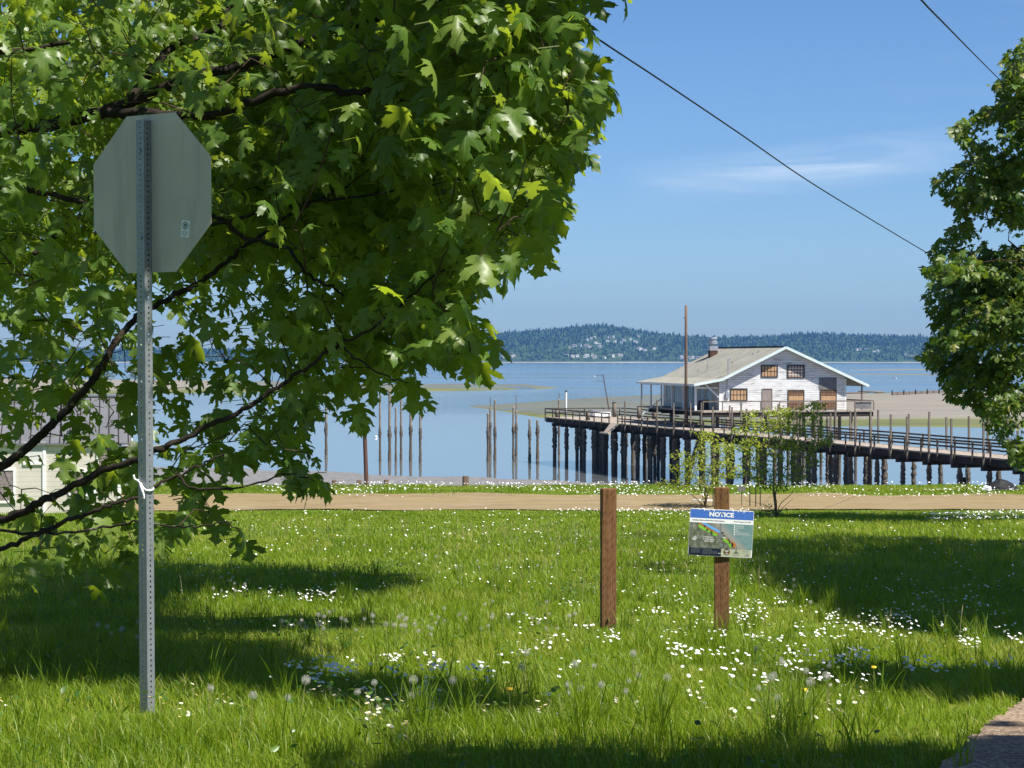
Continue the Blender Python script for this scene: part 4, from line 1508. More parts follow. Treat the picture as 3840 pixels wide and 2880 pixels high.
HEAD = band('header_band', .012, .20, .006, .994, 'b_blue')
TITLE = band('title_band', .2005, .294, .002, .998, 'b_white')
MAP = band('map_print', .2945, .832, .003, .997, 'b_map')
NAVY = band('text_panel', .833, .995, .006, .516, 'b_navy')
LOGO = band('logo_panel', .833, .99, .517, .985, 'b_cream')


def lettering(body, u, v, w, h, m, parent, d=.0054, off=.02, align='c'):
    cu = bpy.data.curves.new('lettering', 'FONT')
    cu.body = body; cu.size = 1; cu.offset = off; cu.resolution_u = 3
    o = bpy.data.objects.new('lettering_curve', cu)
    COL.objects.link(o)
    bpy.context.view_layer.update()
    me = bpy.data.meshes.new_from_object(o.evaluated_get(bpy.context.evaluated_depsgraph_get()))
    bpy.data.objects.remove(o)
    vs = [v_.co.copy() for v_ in me.vertices]
    x0, x1 = min(p.x for p in vs), max(p.x for p in vs); y0, y1 = min(p.y for p in vs), max(p.y for p in vs)
    base = Vector(parent['base'])
    for v_ in me.vertices:
        fx = (v_.co.x - x0) / (x1 - x0) - (.5 if align == 'c' else 0); fy = (v_.co.y - y0) / (y1 - y0) - .5
        v_.co = BP(u + fx * w, v + fy * h, d) - base
    me.name = 'lettering'
    me.materials.clear(); me.materials.append(M[m])
    ob = bpy.data.objects.new('lettering', me); COL.objects.link(ob); ob.parent = parent
    return ob


u_, v_ = buv(1140, 443)
lettering('NOTICE', u_, v_, .229, .044, 'b_white', HEAD, off=.045)
u_, v_ = buv(868, 566); lettering('Lakebay Marina Shoreline Restoration', u_, v_, .30, .0155, 'b_black', TITLE)
u_, v_ = buv(1568, 597); lettering('RCO Project 24-1625', u_, v_, .156, .014, 'b_black', TITLE)
for i, s_ in enumerate(('Completion', 'is expected in', 'Spring 2027')):
    u_, v_ = buv(860 + i * 8, 905 + i * 44); lettering(s_, u_, v_, (.092, .108, .090)[i], .0155, 'b_white', MAP, d=.0066)
mb = MB()
rr = random.Random(5)
for x, w, l in ((690, 40, 18), (790, 30, 40), (835, 26, 26), (878, 24, 40), (960, 40, 22), (990, 30, 48), (1080, 60, 14), (1380, 26, 34), (1480, 22, 42), (1540, 30, 24), (1600, 24, 56), (1640, 26, 20), (1730, 40, 16), (560, 60, 8), (1180, 80, 10)):
    yt = 318 + (x - 492) * .0426
    bpoly(mb, [(x - w / 2, yt), (x - w / 3, yt + l * .6), (x - w * .1, yt + l), (x + w * .15, yt + l * .7), (x + w / 2, yt + l * .3), (x + w / 2, yt)], .0052)
mb.build('peeled_patches', M['b_white'], HEAD)
mb = MB()
bpoly(mb, [(690, 605), (800, 612), (960, 690), (1060, 750), (1118, 790), (1112, 830), (1060, 815), (960, 760), (830, 680)], .0052); mb.build('water_area', M['b_sky'], MAP)
mb = MB()
bpoly(mb, [(665, 640), (700, 640), (820, 700), (900, 745), (1000, 790), (1060, 830), (1040, 875), (985, 885), (930, 840), (850, 800), (760, 760), (690, 720), (655, 680)], .0052)
bpoly(mb, [(1150, 940), (1230, 950), (1300, 1000), (1340, 1080), (1350, 1120), (1310, 1120), (1260, 1040), (1180, 990)], .0052); mb.build('planting_area', M['b_green'], MAP)
mb = MB()
bpoly(mb, [(660, 612), (690, 610), (900, 740), (1085, 830), (1070, 852), (890, 765), (680, 640)], .0058)
bpoly(mb, [(1170, 905), (1300, 965), (1410, 1030), (1440, 1070), (1410, 1130), (1360, 1130), (1380, 1070), (1320, 1000), (1220, 945)], .0058); mb.build('shore_line', M['b_orange'], MAP)
mb = MB()
bpoly(mb, [(1105, 620), (1128, 622), (1130, 830), (1145, 930), (1085, 935), (1100, 830)], .0054); bpoly(mb, [(1090, 1050), (1165, 1055), (1160, 1110), (1085, 1105)], .0058); mb.build('pier_outline', M['b_grey'], MAP)
mb = MB()
bpoly(mb, [(1150, 905), (1170, 898), (1220, 925), (1210, 945)], .0062)
mb2 = MB(); bpoly(mb2, [(560, 900), (590, 870), (625, 905), (605, 975), (540, 965), (520, 940)], .006); mb2.build('inset_map', M['b_light'], MAP)
for i in range(6):
    cx, cy = 1404 - i * 1, 674 + i * 36
    u0, v0 = buv(cx, cy)
    mb.face([BP(u0 + .0062 * math.cos(a), v0 + .0062 * math.sin(a), .006) for a in [k * math.pi / 5 for k in range(10)]])
    l = (165, 170, 60, 90, 260, 300)[i]
    x = cx + 25
    while x < cx + 25 + l:
        k = min(rr.uniform(14, 34), cx + 25 + l - x + 1)
        bpoly(mb, [(x, cy + 4), (x + k, cy + 5), (x + k, cy + 13), (x, cy + 12)], .006); x += k + 6
mb.build('legend', M['b_white'], MAP)
mb = MB()
for x, y in ((790, 682), (840, 755), (918, 795), (938, 828), (1157, 818), (1187, 882), (1285, 970), (1305, 1020), (1358, 1050), (1360, 1084)):
    u0, v0 = buv(x, y)
    ring(mb, lambda a, b, d: BP(a, b, d), u0, v0, .0040, .0086, .0070, 14)
mb.build('marker_ring', M['b_black'], MAP)
mb = MB()
for (x0, x1, y0, n) in ((500, 690, 1135, 5), (740, 940, 1145, 6), (950, 1050, 1200, 3)):
    for j in range(n):
        x = x0
        while x < x1:
            k = rr.uniform(14, 36); bpoly(mb, [(x, y0 + j * 20), (min(x + k, x1), y0 + j * 20 + 1), (min(x + k, x1), y0 + j * 20 + 7), (x, y0 + j * 20 + 6)], .0052); x += k + 8
mb.build('small_print', M['b_grey'], NAVY)
mb = MB(); bpoly(mb, [(1065, 1238), (1150, 1242), (1150, 1256), (1068, 1250)], .0066); mb.build('scratch', M['b_white'], BOARD)
u0, v0 = buv(1243, 1215)
fB = lambda a, b, d: BP(a, b, d)
mb = MB(); ring(mb, fB, u0, v0, .0, .030, .0052, 20); EM = mb.build('round_emblem', M['b_brown'], LOGO)
mb = MB(); mb.face([BP(u0 + x, v0 + y, .006) for x, y in ((-.022, .012), (0, -.006), (.022, .012), (.012, .018), (0, .010), (-.012, .018))]); mb.face([BP(u0 + x, v0 + y, .006) for x, y in ((-.016, -.02), (0, -.010), (.016, -.02), (.006, -.024), (-.006, -.024))]); mb.build('spread_wings', M['b_light'], EM)
mb = MB(); ring(mb, fB, u0, v0, .0262, .0295, .006, 20); mb.build('emblem_rim', M['b_black'], EM)
mb = MB(); bpoly(mb, [(1360, 1240), (1420, 1225), (1432, 1165), (1445, 1160), (1450, 1225), (1515, 1242), (1440, 1252)], .0052)
mb.build('boat_logo', M['b_green'] if False else flatm('print_dark_green', (.03, .07, .04)), LOGO)
mb = MB()
bpoly(mb, [(1600, 1305), (1650, 1285), (1690, 1262), (1692, 1312)], .0052)
for y, x0, x1 in ((1272, 1365, 1500), (1288, 1385, 1500), (1190, 1575, 1700), (1208, 1575, 1700), (1240, 1575, 1690)):
    x = x0
    while x < x1:
        k = rr.uniform(12, 30); bpoly(mb, [(x, y), (min(x + k, x1), y + 1), (min(x + k, x1), y + 7), (x, y + 6)], .0052); x += k + 7
mb.build('small_print', M['b_grey'], LOGO)
for u, v in ((.0, .19), (.0, -.19)):
    mb = MB(); mb.tube([BP(u, v, .0047), BP(u, v, .008)], .006, 8); mb.build('screw', M['galv'], BOARD)
mb = MB(); mb.beam(BP(0, -.1, -.012), BP(0, .1, -.012), .08, .014, up=Vector((0, 1, 0))); mb.build('backing_batten', M['pole'], BOARD)

# ------------------------------------------------------------------ small things by the track
for i, (px, lab) in enumerate(((2643, 'leftmost white-tipped stake in front of the left sapling'), (2674, 'white-tipped stake just left of the notice board post'), (2704, 'white-tipped stake directly behind the notice board post'),
                               (2812, 'leftmost of three white-tipped stakes by the right sapling'), (2834, 'middle of three white-tipped stakes by the right sapling'), (2851, 'rightmost of three white-tipped stakes by the right sapling'))):
    q = gpt(px, 1905 - i % 2 * 3); zt = P(px, 1808 - (6 if i == 2 else 0) + (i % 3) * 2, q.y).z
    t = thing('fence_stake', q, lab, 'stake', 'dark green stakes with white tips around the saplings')
    mb = MB(); a = q - Vector((0, 0, .2)); b = Vector((q.x, q.y, zt - .13)); mb.beam(a, b, .035, .008, up=Vector((0, 1, 0))); mb.beam(a + Vector((0, -.018, 0)), b + Vector((0, -.018, 0)), .008, .035, up=Vector((0, 1, 0)))
    mb.build('shaft', M['greenmetal'], t)
    mb = MB(); mb.tube([b + Vector((0, -.01, .001)), b + Vector((0, -.01, .07)), b + Vector((0, -.01, .13))], [.034, .034, .022], 8); mb.build('tip', M['whitecap'], t)
q = gpt(2781, 1900); c = P(2781, 1833, q.y)
t = thing('plant_plate', q, 'rounded grey plate on a thin stake between the two saplings', 'plate')
mb = MB(); mb.prism([(x * .15, y * .095) for x, y in ((-1, .2), (-.9, .75), (-.6, 1), (.6, 1), (.9, .8), (1, .2), (.95, -.6), (.6, -1), (-.55, -1), (-.95, -.6))], lambda x, y, k: c + Vector((x, -.012 if k else .012, y)), 1); pl = mb.build('plate', M['rust'] if False else rough_mat('slate_grey_plate', (.12, .12, .12), (.2, .2, .2), 20), t)
mb = MB(); mb.tube([q - Vector((0, 0, .1)), c + Vector((0, .02, 0))], .012, 6); mb.build('stake', M['greenmetal'], t)
a, b = gpt(2595, 1890), gpt(2672, 1890)
a.z += .12; b.z += .12
mb = MB(); mb.tube([a, (a + b) / 2, b], .028, 8); o = mb.build('white_pipe', M['whitecap'], None, True); tag(o, 'short white pipe lying at the foot of the left sapling', 'pipe')
# black plastic heap with thin stake
q = P(3752, 1846, 81.5); q.z = float(ground(q.x, 81.5))
t = thing('plastic_heap', q, 'black plastic covered heap on the bank under the right maple', 'heap')
mb = MB(); rr = random.Random(2)
n = 14
hp_ = []
for k, (rad, z) in enumerate(((.78, -.05), (.62, .12), (.42, .24), (.2, .36), (.04, .41))):
    hp_.append([q + Vector((rad * 1.0 * math.cos(2 * math.pi * j / n) * rr.uniform(.85, 1.15), rad * .8 * math.sin(2 * math.pi * j / n) * rr.uniform(.85, 1.15), z + rr.uniform(-.03, .03))) for j in range(n)])
for a_, b_ in zip(hp_, hp_[1:]):
    for j in range(n):
        mb.face([a_[j], a_[(j + 1) % n], b_[(j + 1) % n], b_[j]])
mb.build('cover', M['blackplastic'], t)
mb = MB(); mb.hexa([q + Vector(v) for v in ((-.85, -.5, 0), (-.6, -.75, 0), (-.5, -.6, .0), (-.75, -.4, 0), (-.8, -.48, .14), (-.62, -.68, .12), (-.52, -.56, .16), (-.7, -.4, .2))]); mb.build('pale_flap', M['white'], t)
q = P(3624, 1845, 80); q.z = float(ground(q.x, 80)); zt = P(3624, 1748, 80).z
t = thing('thin_stake', q, 'thin dark metal stake on the bank left of the black heap', 'stake')
mb = MB(); mb.tube([q - Vector((0, 0, .1)), Vector((q.x - .02, q.y, zt))], .017, 6); mb.build('shaft', M['greenmetal'], t)
mb = MB(); mb.tube([Vector((q.x - .02, q.y, zt + .001)), Vector((q.x - .02, q.y, zt + .05))], [.022, .01], 6); mb.build('tip', M['blackpaint'], t)

# ------------------------------------------------------------------ cabin on the left
CD = 66.0


def cx_(px):
    return (px - 1920) / F * CD


def cz_(py):
    return P(1920, py, CD).z


cb = Vector((cx_(453), CD, float(ground(-15, CD)) - .05))
CAB = thing('cabin', cb, 'low cream clapboard cabin with grey metal roof half hidden behind maple branches', 'cabin')
CAB.rotation_euler = (0, 0, .19)
x1, x0 = cx_(453), cx_(453) - 11
zb, ze = cb.z - .2, cz_(1655)
w = MB(); w.box(((x0 + x1) / 2, CD + .1, (zb + ze) / 2), (x1 - x0, .2, ze - zb)); w.build('front_wall', M['cabin'], CAB)
RY_, RZ = CD + 3.4, P(1920, 1487, CD + 3.4).z
w = MB(); w.prism([(CD + .2, zb), (CD + 6.6, zb), (CD + 6.6, ze), (RY_, RZ - .12), (CD + .2, ze)], lambda y, z, k: Vector((x1 - .2 if k == 0 else x1 - .003, y, z)), 1); w.build('end_wall', M['cabin'], CAB)
xr = cx_(481) + .1
ey = CD - .14; ez = ze - .04
for (ya, za, yb, zb2) in ((ey, ez, RY_, RZ), (CD + 7.1, ez, RY_ + .01, RZ)):
    w = MB(); c = []
    for dz in (-.06, 0):
        c += [(x0 - .4, ya, za + dz), (xr, ya, za + dz), (xr, yb, zb2 + dz), (x0 - .4, yb, zb2 + dz)]
    w.hexa([Vector(p) for p in c])
    ro = w.build('roof', M['metal_roof'], CAB)
    w = MB(); x = xr - .1
    while x > x0 - .4:
        w.beam((x, ya, za + .02), (x, yb, zb2 + .02), .025, .05); x -= .31
    w.build('seam', M['pier_dark'], ro)
w = MB(); w.beam((x0 - .4, RY_, RZ + .02), (xr, RY_, RZ + .02), .22, .05); w.build('ridge_cap', M['metal_roof'], CAB)
w = MB(); w.beam((xr + .012, ey, ez - .1), (xr + .012, RY_, RZ - .1), .02, .22); w.build('barge_board', M['white'], CAB)
for pa, pb, ya, yb, m, fm in ((-30, 59, 1760, 1872, 'osb', 'white'), (372, 440, 1654 + 14, 1760, 'osb', 'white'), (105, 168, 1664, 1730, 'shade_white', 'white'), (270, 352, 1770, 1850, 'osb', 'white')):
    p = MB(); xa, xb, za, zb2 = cx_(pa), cx_(pb), cz_(yb), cz_(ya)
    p.box(((xa + xb) / 2, CD - .02, (za + zb2) / 2), (xb - xa, .035, zb2 - za)); o = p.build('boarded_window', M[m], CAB)
    f = MB()
    for s in (xa - .04, xb + .04):
        f.box((s, CD - .03, (za + zb2) / 2), (.078, .056, zb2 - za + .16))
    for s in (za - .04, zb2 + .04):
        f.box(((xa + xb) / 2, CD - .03, s), (xb - xa - .002, .056, .078))
    f.build('frame', M[fm], o)
for px in (172, 447):
    p = MB(); p.box((cx_(px), CD - .025, (zb + ze) / 2), (.11, .044, ze - zb - .02)); p.build('corner_board', M['white'], CAB)

# ------------------------------------------------------------------ overhead wires
for lab, pts, k0, d0, x1_, d1 in (('long black overhead wire crossing the sky from the left maple to the right maple', [(2075, 0), (2196, 113), (2482, 304), (2777, 503), (3003, 660), (3212, 790), (3524, 976), (3700, 1072)], .0203, 24., 13.0, 62.),
                                  ('short black overhead wire in the upper right corner of the sky', [(3455, 0), (3560, 108), (3660, 210), (3755, 305), (3830, 378)], .2006, 24., 14.9, 62.)):
    xa = k0 * d0
    sl = (x1_ - xa) / (d1 - d0)
    W = []
    for px, py in pts:
        k = (px - 1920) / F
        D = (sl * d0 - xa) / (sl - k)
        W.append(P(px, py, D))
    d = (W[0] - W[1]).normalized()
    W = [W[0] + d * 9 + Vector((0, 0, .25)), W[0] + d * 4.5 + Vector((0, 0, .06))] + W
    mb = MB(); mb.tube(smooth_path(W, 5), .0125, 6)
    o = mb.build('overhead_wire', M['wire'], None, True); tag(o, lab, 'wire', 'overhead wires')

# ------------------------------------------------------------------ leaves
HALF = [(0, 0), (.09, -.06), (.22, -.09), (.38, -.06), (.33, .03), (.42, .10), (.29, .13), (.22, .18), (.34, .21), (.46, .22), (.52, .29), (.62, .33), (.58, .40), (.66, .52), (.53, .50), (.46, .56), (.37, .50), (.28, .45), (.15, .40),
        (.18, .52), (.16, .60), (.24, .66), (.31, .76), (.20, .76), (.15, .84), (.07, .88), (0, 1.02)]
HALF_LO = [(0, 0), (.32, -.07), (.25, .15), (.62, .36), (.60, .52), (.16, .42), (.28, .74), (0, 1.0)]


def leaf_template(half, interior):
    out = half + [(-x, y) for x, y in reversed(half[1:-1])]
    vs = [Vector(p) for p in out] + [Vector(p) for p in interior]
    n = len(out)
    r = delaunay_2d_cdt(vs, [(i, (i + 1) % n) for i in range(n)], [], 1, 1e-6)
    T = np.array([tuple(v) for v in r[0]]); Tr = []
    for f in r[2]:
        if len(f) == 3:
            Tr.append(tuple(f))
        else:
            Tr += [(f[0], f[i], f[i + 1]) for i in range(1, len(f) - 1)]
    return T, np.array(Tr)


T_HI = leaf_template(HALF, [(0, .12), (0, .25), (0, .4), (0, .55), (0, .72), (.12, .14), (-.12, .14), (.25, .27), (-.25, .27), (.4, .38), (-.4, .38)])
T_LO = leaf_template(HALF_LO, [(0, .2), (0, .5)])
T_OV = (np.array([(0, 0), (.24, .3), (.22, .65), (0, 1), (-.22, .65), (-.24, .3), (0, .5)]), np.array([(0, 1, 6), (1, 2, 6), (2, 3, 6), (3, 4, 6), (4, 5, 6), (5, 0, 6)]))


def unit(a):
    return a / np.maximum(np.linalg.norm(a, axis=1, keepdims=True), 1e-9)


def leaves(name, tmpl, pos, d, up, L, rnd, m, parent, rs, fold=.26, droop=.5, petiole=None):
    T, Tr = tmpl
    N = len(pos); k = len(T)
    d = unit(d)
    up = unit(up - d * np.sum(up * d, 1, keepdims=True))
    sd = np.cross(d, up)
    x, y = T[:, 0][None], T[:, 1][None]
    x = x * (1 + rs.uniform(-.3, .3, (N, 1)) * (y - .4)) + rs.uniform(-.12, .12, (N, 1)) * y
    y = y * (1 + rs.uniform(-.28, .2, (N, 1)) * np.abs(x)) + rs.uniform(-.1, .1, (N, 1)) * x
    fo = fold * rs.uniform(-.5, 1.6, (N, 1)); dr = droop * rs.uniform(.1, 1.6, (N, 1)); tw = .25 * rs.uniform(-1, 1, (N, 1))
    wav = .05 * np.sin(9 * x + 7 * y + rs.uniform(0, 6, (N, 1)))
    z = -fo * np.abs(x) - dr * (y ** 2) * .8 - dr * .5 * x ** 2 + tw * x * y + wav * (np.abs(x) + y)
    wf = rs.uniform(.85, 1.12, (N, 1))
    V = pos[:, None, :] + L[:, None, None] * ((x * wf)[..., None] * sd[:, None, :] + (y * np.ones_like(wf))[..., None] * d[:, None, :] + z[..., None] * up[:, None, :])
    tris = (Tr[None] + (np.arange(N) * k)[:, None, None]).reshape(-1, 3)
    V = V.reshape(-1, 3); uv = np.tile(T, (N, 1)); R = np.repeat(rnd, k)
    if petiole is not None:
        # thin stalk as two crossed slips from the twig to the blade
        a = petiole; w = .0022
        s1 = np.cross(unit(pos - a + 1e-6), np.array([[.3, .5, .8]])); s1 = unit(s1) * w
        s2 = unit(np.cross(s1, unit(pos - a + 1e-6))) * w
        for s in (s1, s2):
            b0 = len(V)
            V = np.concatenate([V, np.stack([a - s, a + s, pos + s, pos - s], 1).reshape(-1, 3)])
            i = b0 + np.arange(N) * 4
            tris = np.concatenate([tris, np.stack([i, i + 1, i + 2], 1), np.stack([i, i + 2, i + 3], 1)])
            uv = np.concatenate([uv, np.tile([[.3, .9]], (N * 4, 1))]); R = np.concatenate([R, np.full(N * 4, .95)])
    return np_mesh(name, V, tris=tris, mats=[m], attrs={'rnd': R}, uv=uv, parent=parent, smooth=True)


def cluster_leaves(C, n, Lr, rs, spread=.1, outward=None, dmin=.1, dmax=1.2, face=.25):
    """leaves round each twig end: arrays of position, direction, up, length, petiole start"""
    N = len(C)
    cnt = rs.randint(max(1, int(n * .6)), int(n * 1.4) + 1, N)
    idx = np.repeat(np.arange(N), cnt)
    c = C[idx]
    K = len(idx)
    phi = rs.uniform(0, 2 * np.pi, K)
    hd = np.stack([np.cos(phi), np.sin(phi), np.zeros(K)], 1)
    if outward is not None:
        hd = unit(hd + outward[idx] * .8)
    st = c + rs.normal(0, spread, (K, 3)) * np.array([1, 1, .7])
    pet = rs.uniform(.05, .15, K)[:, None]
    pos = st + hd * pet + np.array([0, 0, .02])
    dz = rs.uniform(dmin, dmax, K)
    d = hd.copy(); d[:, 2] = -dz
    up = np.tile(np.array([[0, 0, 1.0]]), (K, 1)) + rs.normal(0, .35, (K, 3)) + hd * face
    L = rs.uniform(Lr[0], Lr[1], K)
    return pos, d, up, L, st


def grow(limbs, C, step=.22, rise=.12):
    """twigs joining each leaf cluster to the nearest wood, as (points, length) polylines"""
    nodes = np.array([tuple(p) for l in limbs for p in l])
    dmin = np.min(np.linalg.norm(C[:, None, :] - nodes[None, ::3], axis=2), axis=1)
    order = np.argsort(dmin)
    out = []
    cap = np.zeros((len(nodes) + 30 * len(C), 3)); cap[:len(nodes)] = nodes; n = len(nodes)
    for i in order:
        c = C[i]
        dv = cap[:n] - c
        dist = np.linalg.norm(dv, axis=1) + .25 * np.maximum(dv[:, 2], 0)
        j = int(np.argmin(dist)); a = cap[j].copy()
        l = float(np.linalg.norm(c - a))
        k = max(2, min(24, int(l / step) + 1))
        pts = []
        off = RS.normal(0, .06 * l, 3)
        for q in range(k + 1):
            t = q / k
            p = a * (1 - t) + c * t + off * math.sin(math.pi * t) + np.array([0, 0, rise * l * math.sin(math.pi * t)])
            pts.append(p)
        for p in pts[1:]:
            if n < len(cap):
                cap[n] = p; n += 1
        out.append((pts, l))
    return out


def twig_mesh(name, tw, m, parent, r0=.0035, r1=.0030, seg=4):
    mb = MB()
    for pts, l in tw:
        k = len(pts) - 1
        ra = r0 + r1 * min(l, 3)
        mb.tube([Vector(p) for p in pts], [ra * (1 - .55 * i / k) for i in range(k + 1)], seg, cap=False)
    return mb.build(name, m, parent, True)


# ------------------------------------------------------------------ the big maple on the left
k_ = 3840 / 2212.0
OUT = fv([(-400, -300), (1228, -300), (1232, 0), (1250, 22), (1262, 52), (1225, 75), (1238, 110), (1262, 130), (1290, 160), (1318, 190), (1296, 218), (1288, 270), (1248, 290), (1228, 330), (1208, 372), (1228, 430), (1198, 462), (1192, 520), (1110, 560),
          (1060, 592), (1015, 622), (985, 650), (1025, 690), (1040, 735), (1068, 765), (1050, 792), (1030, 815), (960, 790), (900, 775), (870, 800), (915, 845), (925, 880), (895, 870), (850, 845), (800, 850), (785, 900), (735, 890), (715, 925), (690, 890), (640, 915),
          (690, 985), (722, 1060), (690, 1060), (640, 1085), (605, 1020), (545, 985), (480, 1000), (440, 1090), (540, 1140), (500, 1170), (430, 1130), (340, 1150), (300, 1260), (-400, 1260)])
limb_px = [
    # (points as px, py, D), radii
    ([(-900, 900, 14.5), (-400, 640, 14), (0, 488, 13.4), (190, 467, 13.2), (380, 418, 13), (515, 374, 12.9), (705, 293, 12.8), (922, 239, 12.7), (1085, 179, 12.6), (1200, 130, 12.6), (1450, 60, 12.5), (1700, -20, 12.6)], .055, .012),
    ([(470, 392, 12.95), (543, 304, 13.1), (640, 179, 13.3), (814, 108, 13.5), (850, 40, 13.6), (900, -120, 13.8)], .028, .014),
    ([(400, 420, 13), (470, 424, 12.8), (678, 429, 12.6), (814, 429, 12.5), (977, 369, 12.4), (1140, 325, 12.3), (1308, 345, 12.2), (1417, 336, 12.1), (1470, 378, 12.1), (1580, 374, 12), (1760, 330, 12), (1950, 300, 12.1)], .032, .008),
    ([(-900, 2050, 14), (-400, 1930, 13), (0, 1747, 12.2), (84, 1692, 12.1), (177, 1608, 12), (262, 1524, 12), (338, 1431, 11.9), (388, 1363, 11.9), (422, 1300, 11.9), (500, 1200, 12), (600, 1138, 12.1), (690, 1088, 12.2), (790, 1029, 12.3), (882, 959, 12.4), (929, 917, 12.4), (1100, 800, 12.6), (1300, 700, 12.8)], .040, .012),
    ([(-900, 2300, 13), (-300, 2040, 11.8), (67, 1929, 11.3), (127, 1895, 11.2), (236, 1844, 11.1), (380, 1768, 11.1), (519, 1718, 11), (591, 1688, 11), (658, 1659, 11), (800, 1590, 11), (900, 1546, 11), (982, 1493, 11), (1070, 1429, 11), (1158, 1376, 11), (1276, 1288, 11.1), (1364, 1247, 11.1), (1500, 1140, 11.2), (1660, 1010, 11.3)], .032, .007),
    ([(-600, 2180, 11.5), (-200, 2100, 11), (0, 2059, 10.9), (118, 2012, 10.8), (236, 1958, 10.8), (338, 1924, 10.7), (443, 1882, 10.7), (523, 1861, 10.7), (578, 1827, 10.7), (675, 1781, 10.7), (760, 1739, 10.7), (844, 1705, 10.7)], .022, .006),
    ([(-500, 1960, 12), (0, 1992, 11.3), (177, 2000, 11.2), (390, 1977, 11.1), (520, 1956, 11), (602, 1971, 10.9), (738, 1974, 10.8), (827, 1959, 10.8), (900, 1985, 10.8)], .012, .004),
    ([(650, 690, 13), (776, 794, 12.6), (847, 835, 12.5), (923, 894, 12.4), (982, 906, 12.3), (1082, 935, 12.2), (1129, 1006, 12.1), (1188, 1053, 12), (1247, 1076, 12), (1293, 1111, 12), (1420, 1180, 11.9)], .022, .006),
    ([(-700, 800, 14), (0, 711, 13), (136, 722, 12.9), (271, 749, 12.8), (336, 770, 12.7), (500, 830, 12.6), (800, 840, 12.5), (1000, 790, 12.4), (1300, 740, 12.3), (1600, 700, 12.2), (1900, 640, 12.1)], .03, .006),
    ([(120, 950, 12.8), (200, 890, 12.9), (300, 800, 13), (360, 690, 13.2), (420, 560, 13.4)], .02, .01),
    ([(-700, 300, 14.5), (0, 200, 14), (400, 130, 14), (900, 20, 14), (1300, -120, 14)], .03, .01),
    ([(1276, 1288, 11.1), (1330, 1340, 11), (1420, 1400, 10.9), (1530, 1440, 10.9)], .009, .004),
    ([(675, 1781, 10.7), (720, 1830, 10.6), (900, 1830, 10.6), (1080, 1780, 10.5), (1180, 1800, 10.5)], .009, .004),
]
TRK = Vector((-6.3, 15.2, 0)); TRK.z = float(ground(TRK.x, TRK.y))
MAPLE = thing('maple_tree', TRK, 'big bright green maple with branches hanging low behind the stop sign', 'tree')
limbs, lr = [], []
for pts, ra, rb in limb_px:
    w = [P(*p) for p in pts]
    if pts[0][0] < -300:
        z0 = min(max(w[0].z - .3, TRK.z + 1.0), TRK.z + 6.2)
        w = [Vector((TRK.x + .1, TRK.y, z0))] + w
    sp = smooth_path(w, 6)
    limbs.append(sp); n = len(sp) - 1
    lr.append([(1.08 if len(lr) < 3 else .8) * (ra * (1 - i / n) + rb * i / n) for i in range(n + 1)])
mb = MB()
tp = [TRK + Vector((.06 * i, -.03 * i, -.25 + i * .8)) for i in range(12)]
mb.tube(smooth_path(tp, 3), [.36 * (1 - .018 * i) + (.14 if i == 0 else 0) for i in range(34)], 14, jit=.05)
mb.build('trunk', M['bark'], MAPLE, True)
for sp, r in zip(limbs, lr):
    mb = MB()
    mb.tube([p + Vector((random.uniform(-.01, .01), random.uniform(-.01, .01), random.uniform(-.01, .01))) for p in sp], r, 8, jit=.13)
    mb.build('limb', M['bark'], MAPLE, True)
extra = []
for a, b in (((-6.2, 15.0, 6.0), (-2.2, 15.6, 9.2)), ((-6.1, 15, 6.8), (-6.5, 11.5, 9.5)), ((-6, 15, 7.5), (-5.6, 15.4, 12)), ((-6.2, 15, 5), (-4.3, 20.5, 7.2)), ((-6.2, 15.1, 5.5), (-2.4, 22.5, 8.2)), ((-6.1, 15, 6.5), (-1.6, 11.2, 8.8)), ((-6.2, 15, 4.2), (-8.5, 18, 7))):
    a = Vector(a); a.z += TRK.z; b = Vector(b); b.z += TRK.z
    sp = smooth_path([a, a.lerp(b, .35) + Vector((0, 0, .5)), a.lerp(b, .7) + Vector((0, 0, .4)), b], 6)
    extra.append(sp)
    mb = MB(); mb.tube(sp, [.09 * (1 - i / len(sp)) + .012 for i in range(len(sp))], 7, jit=.1); mb.build('limb', M['bark'], MAPLE, True)
limbs += extra


def visible(p, m=120):
    px, py, f = proj(p[0], p[1], p[2])
    return f > .3 and -m < px < 3840 + m and -m < py < 2880 + m


SHADE = [fv([(-200, 1195), (330, 1205), (640, 1222), (890, 1240), (850, 1290), (700, 1302), (560, 1302), (560, 1330), (790, 1330), (740, 1368), (560, 1392), (480, 1490), (330, 1495), (140, 1480), (-200, 1400)]),
         fv([(690, 1475), (800, 1484), (940, 1528), (970, 1560), (880, 1552), (770, 1512)])]


def dims_front(p):
    """does the mass at p take the sun from the bright right front of the crown?"""
    q = Vector(p)
    for _ in range(14):
        q = q - SUN * .6
        px, py, f = proj(q.x, q.y, q.z)
        if 600 < px < 2350 and -50 < py < 1000 and 9.6 < q.y < 14.5:
            return True
    return False


def lit_zone(p, polys):
    px, py = lands(p)
    if not (-60 < px < 3900 and 1950 < py < 2940):
        return False
    return not any(bool(in_poly(np.array([px]), np.array([py]), q)[0]) for q in polys)


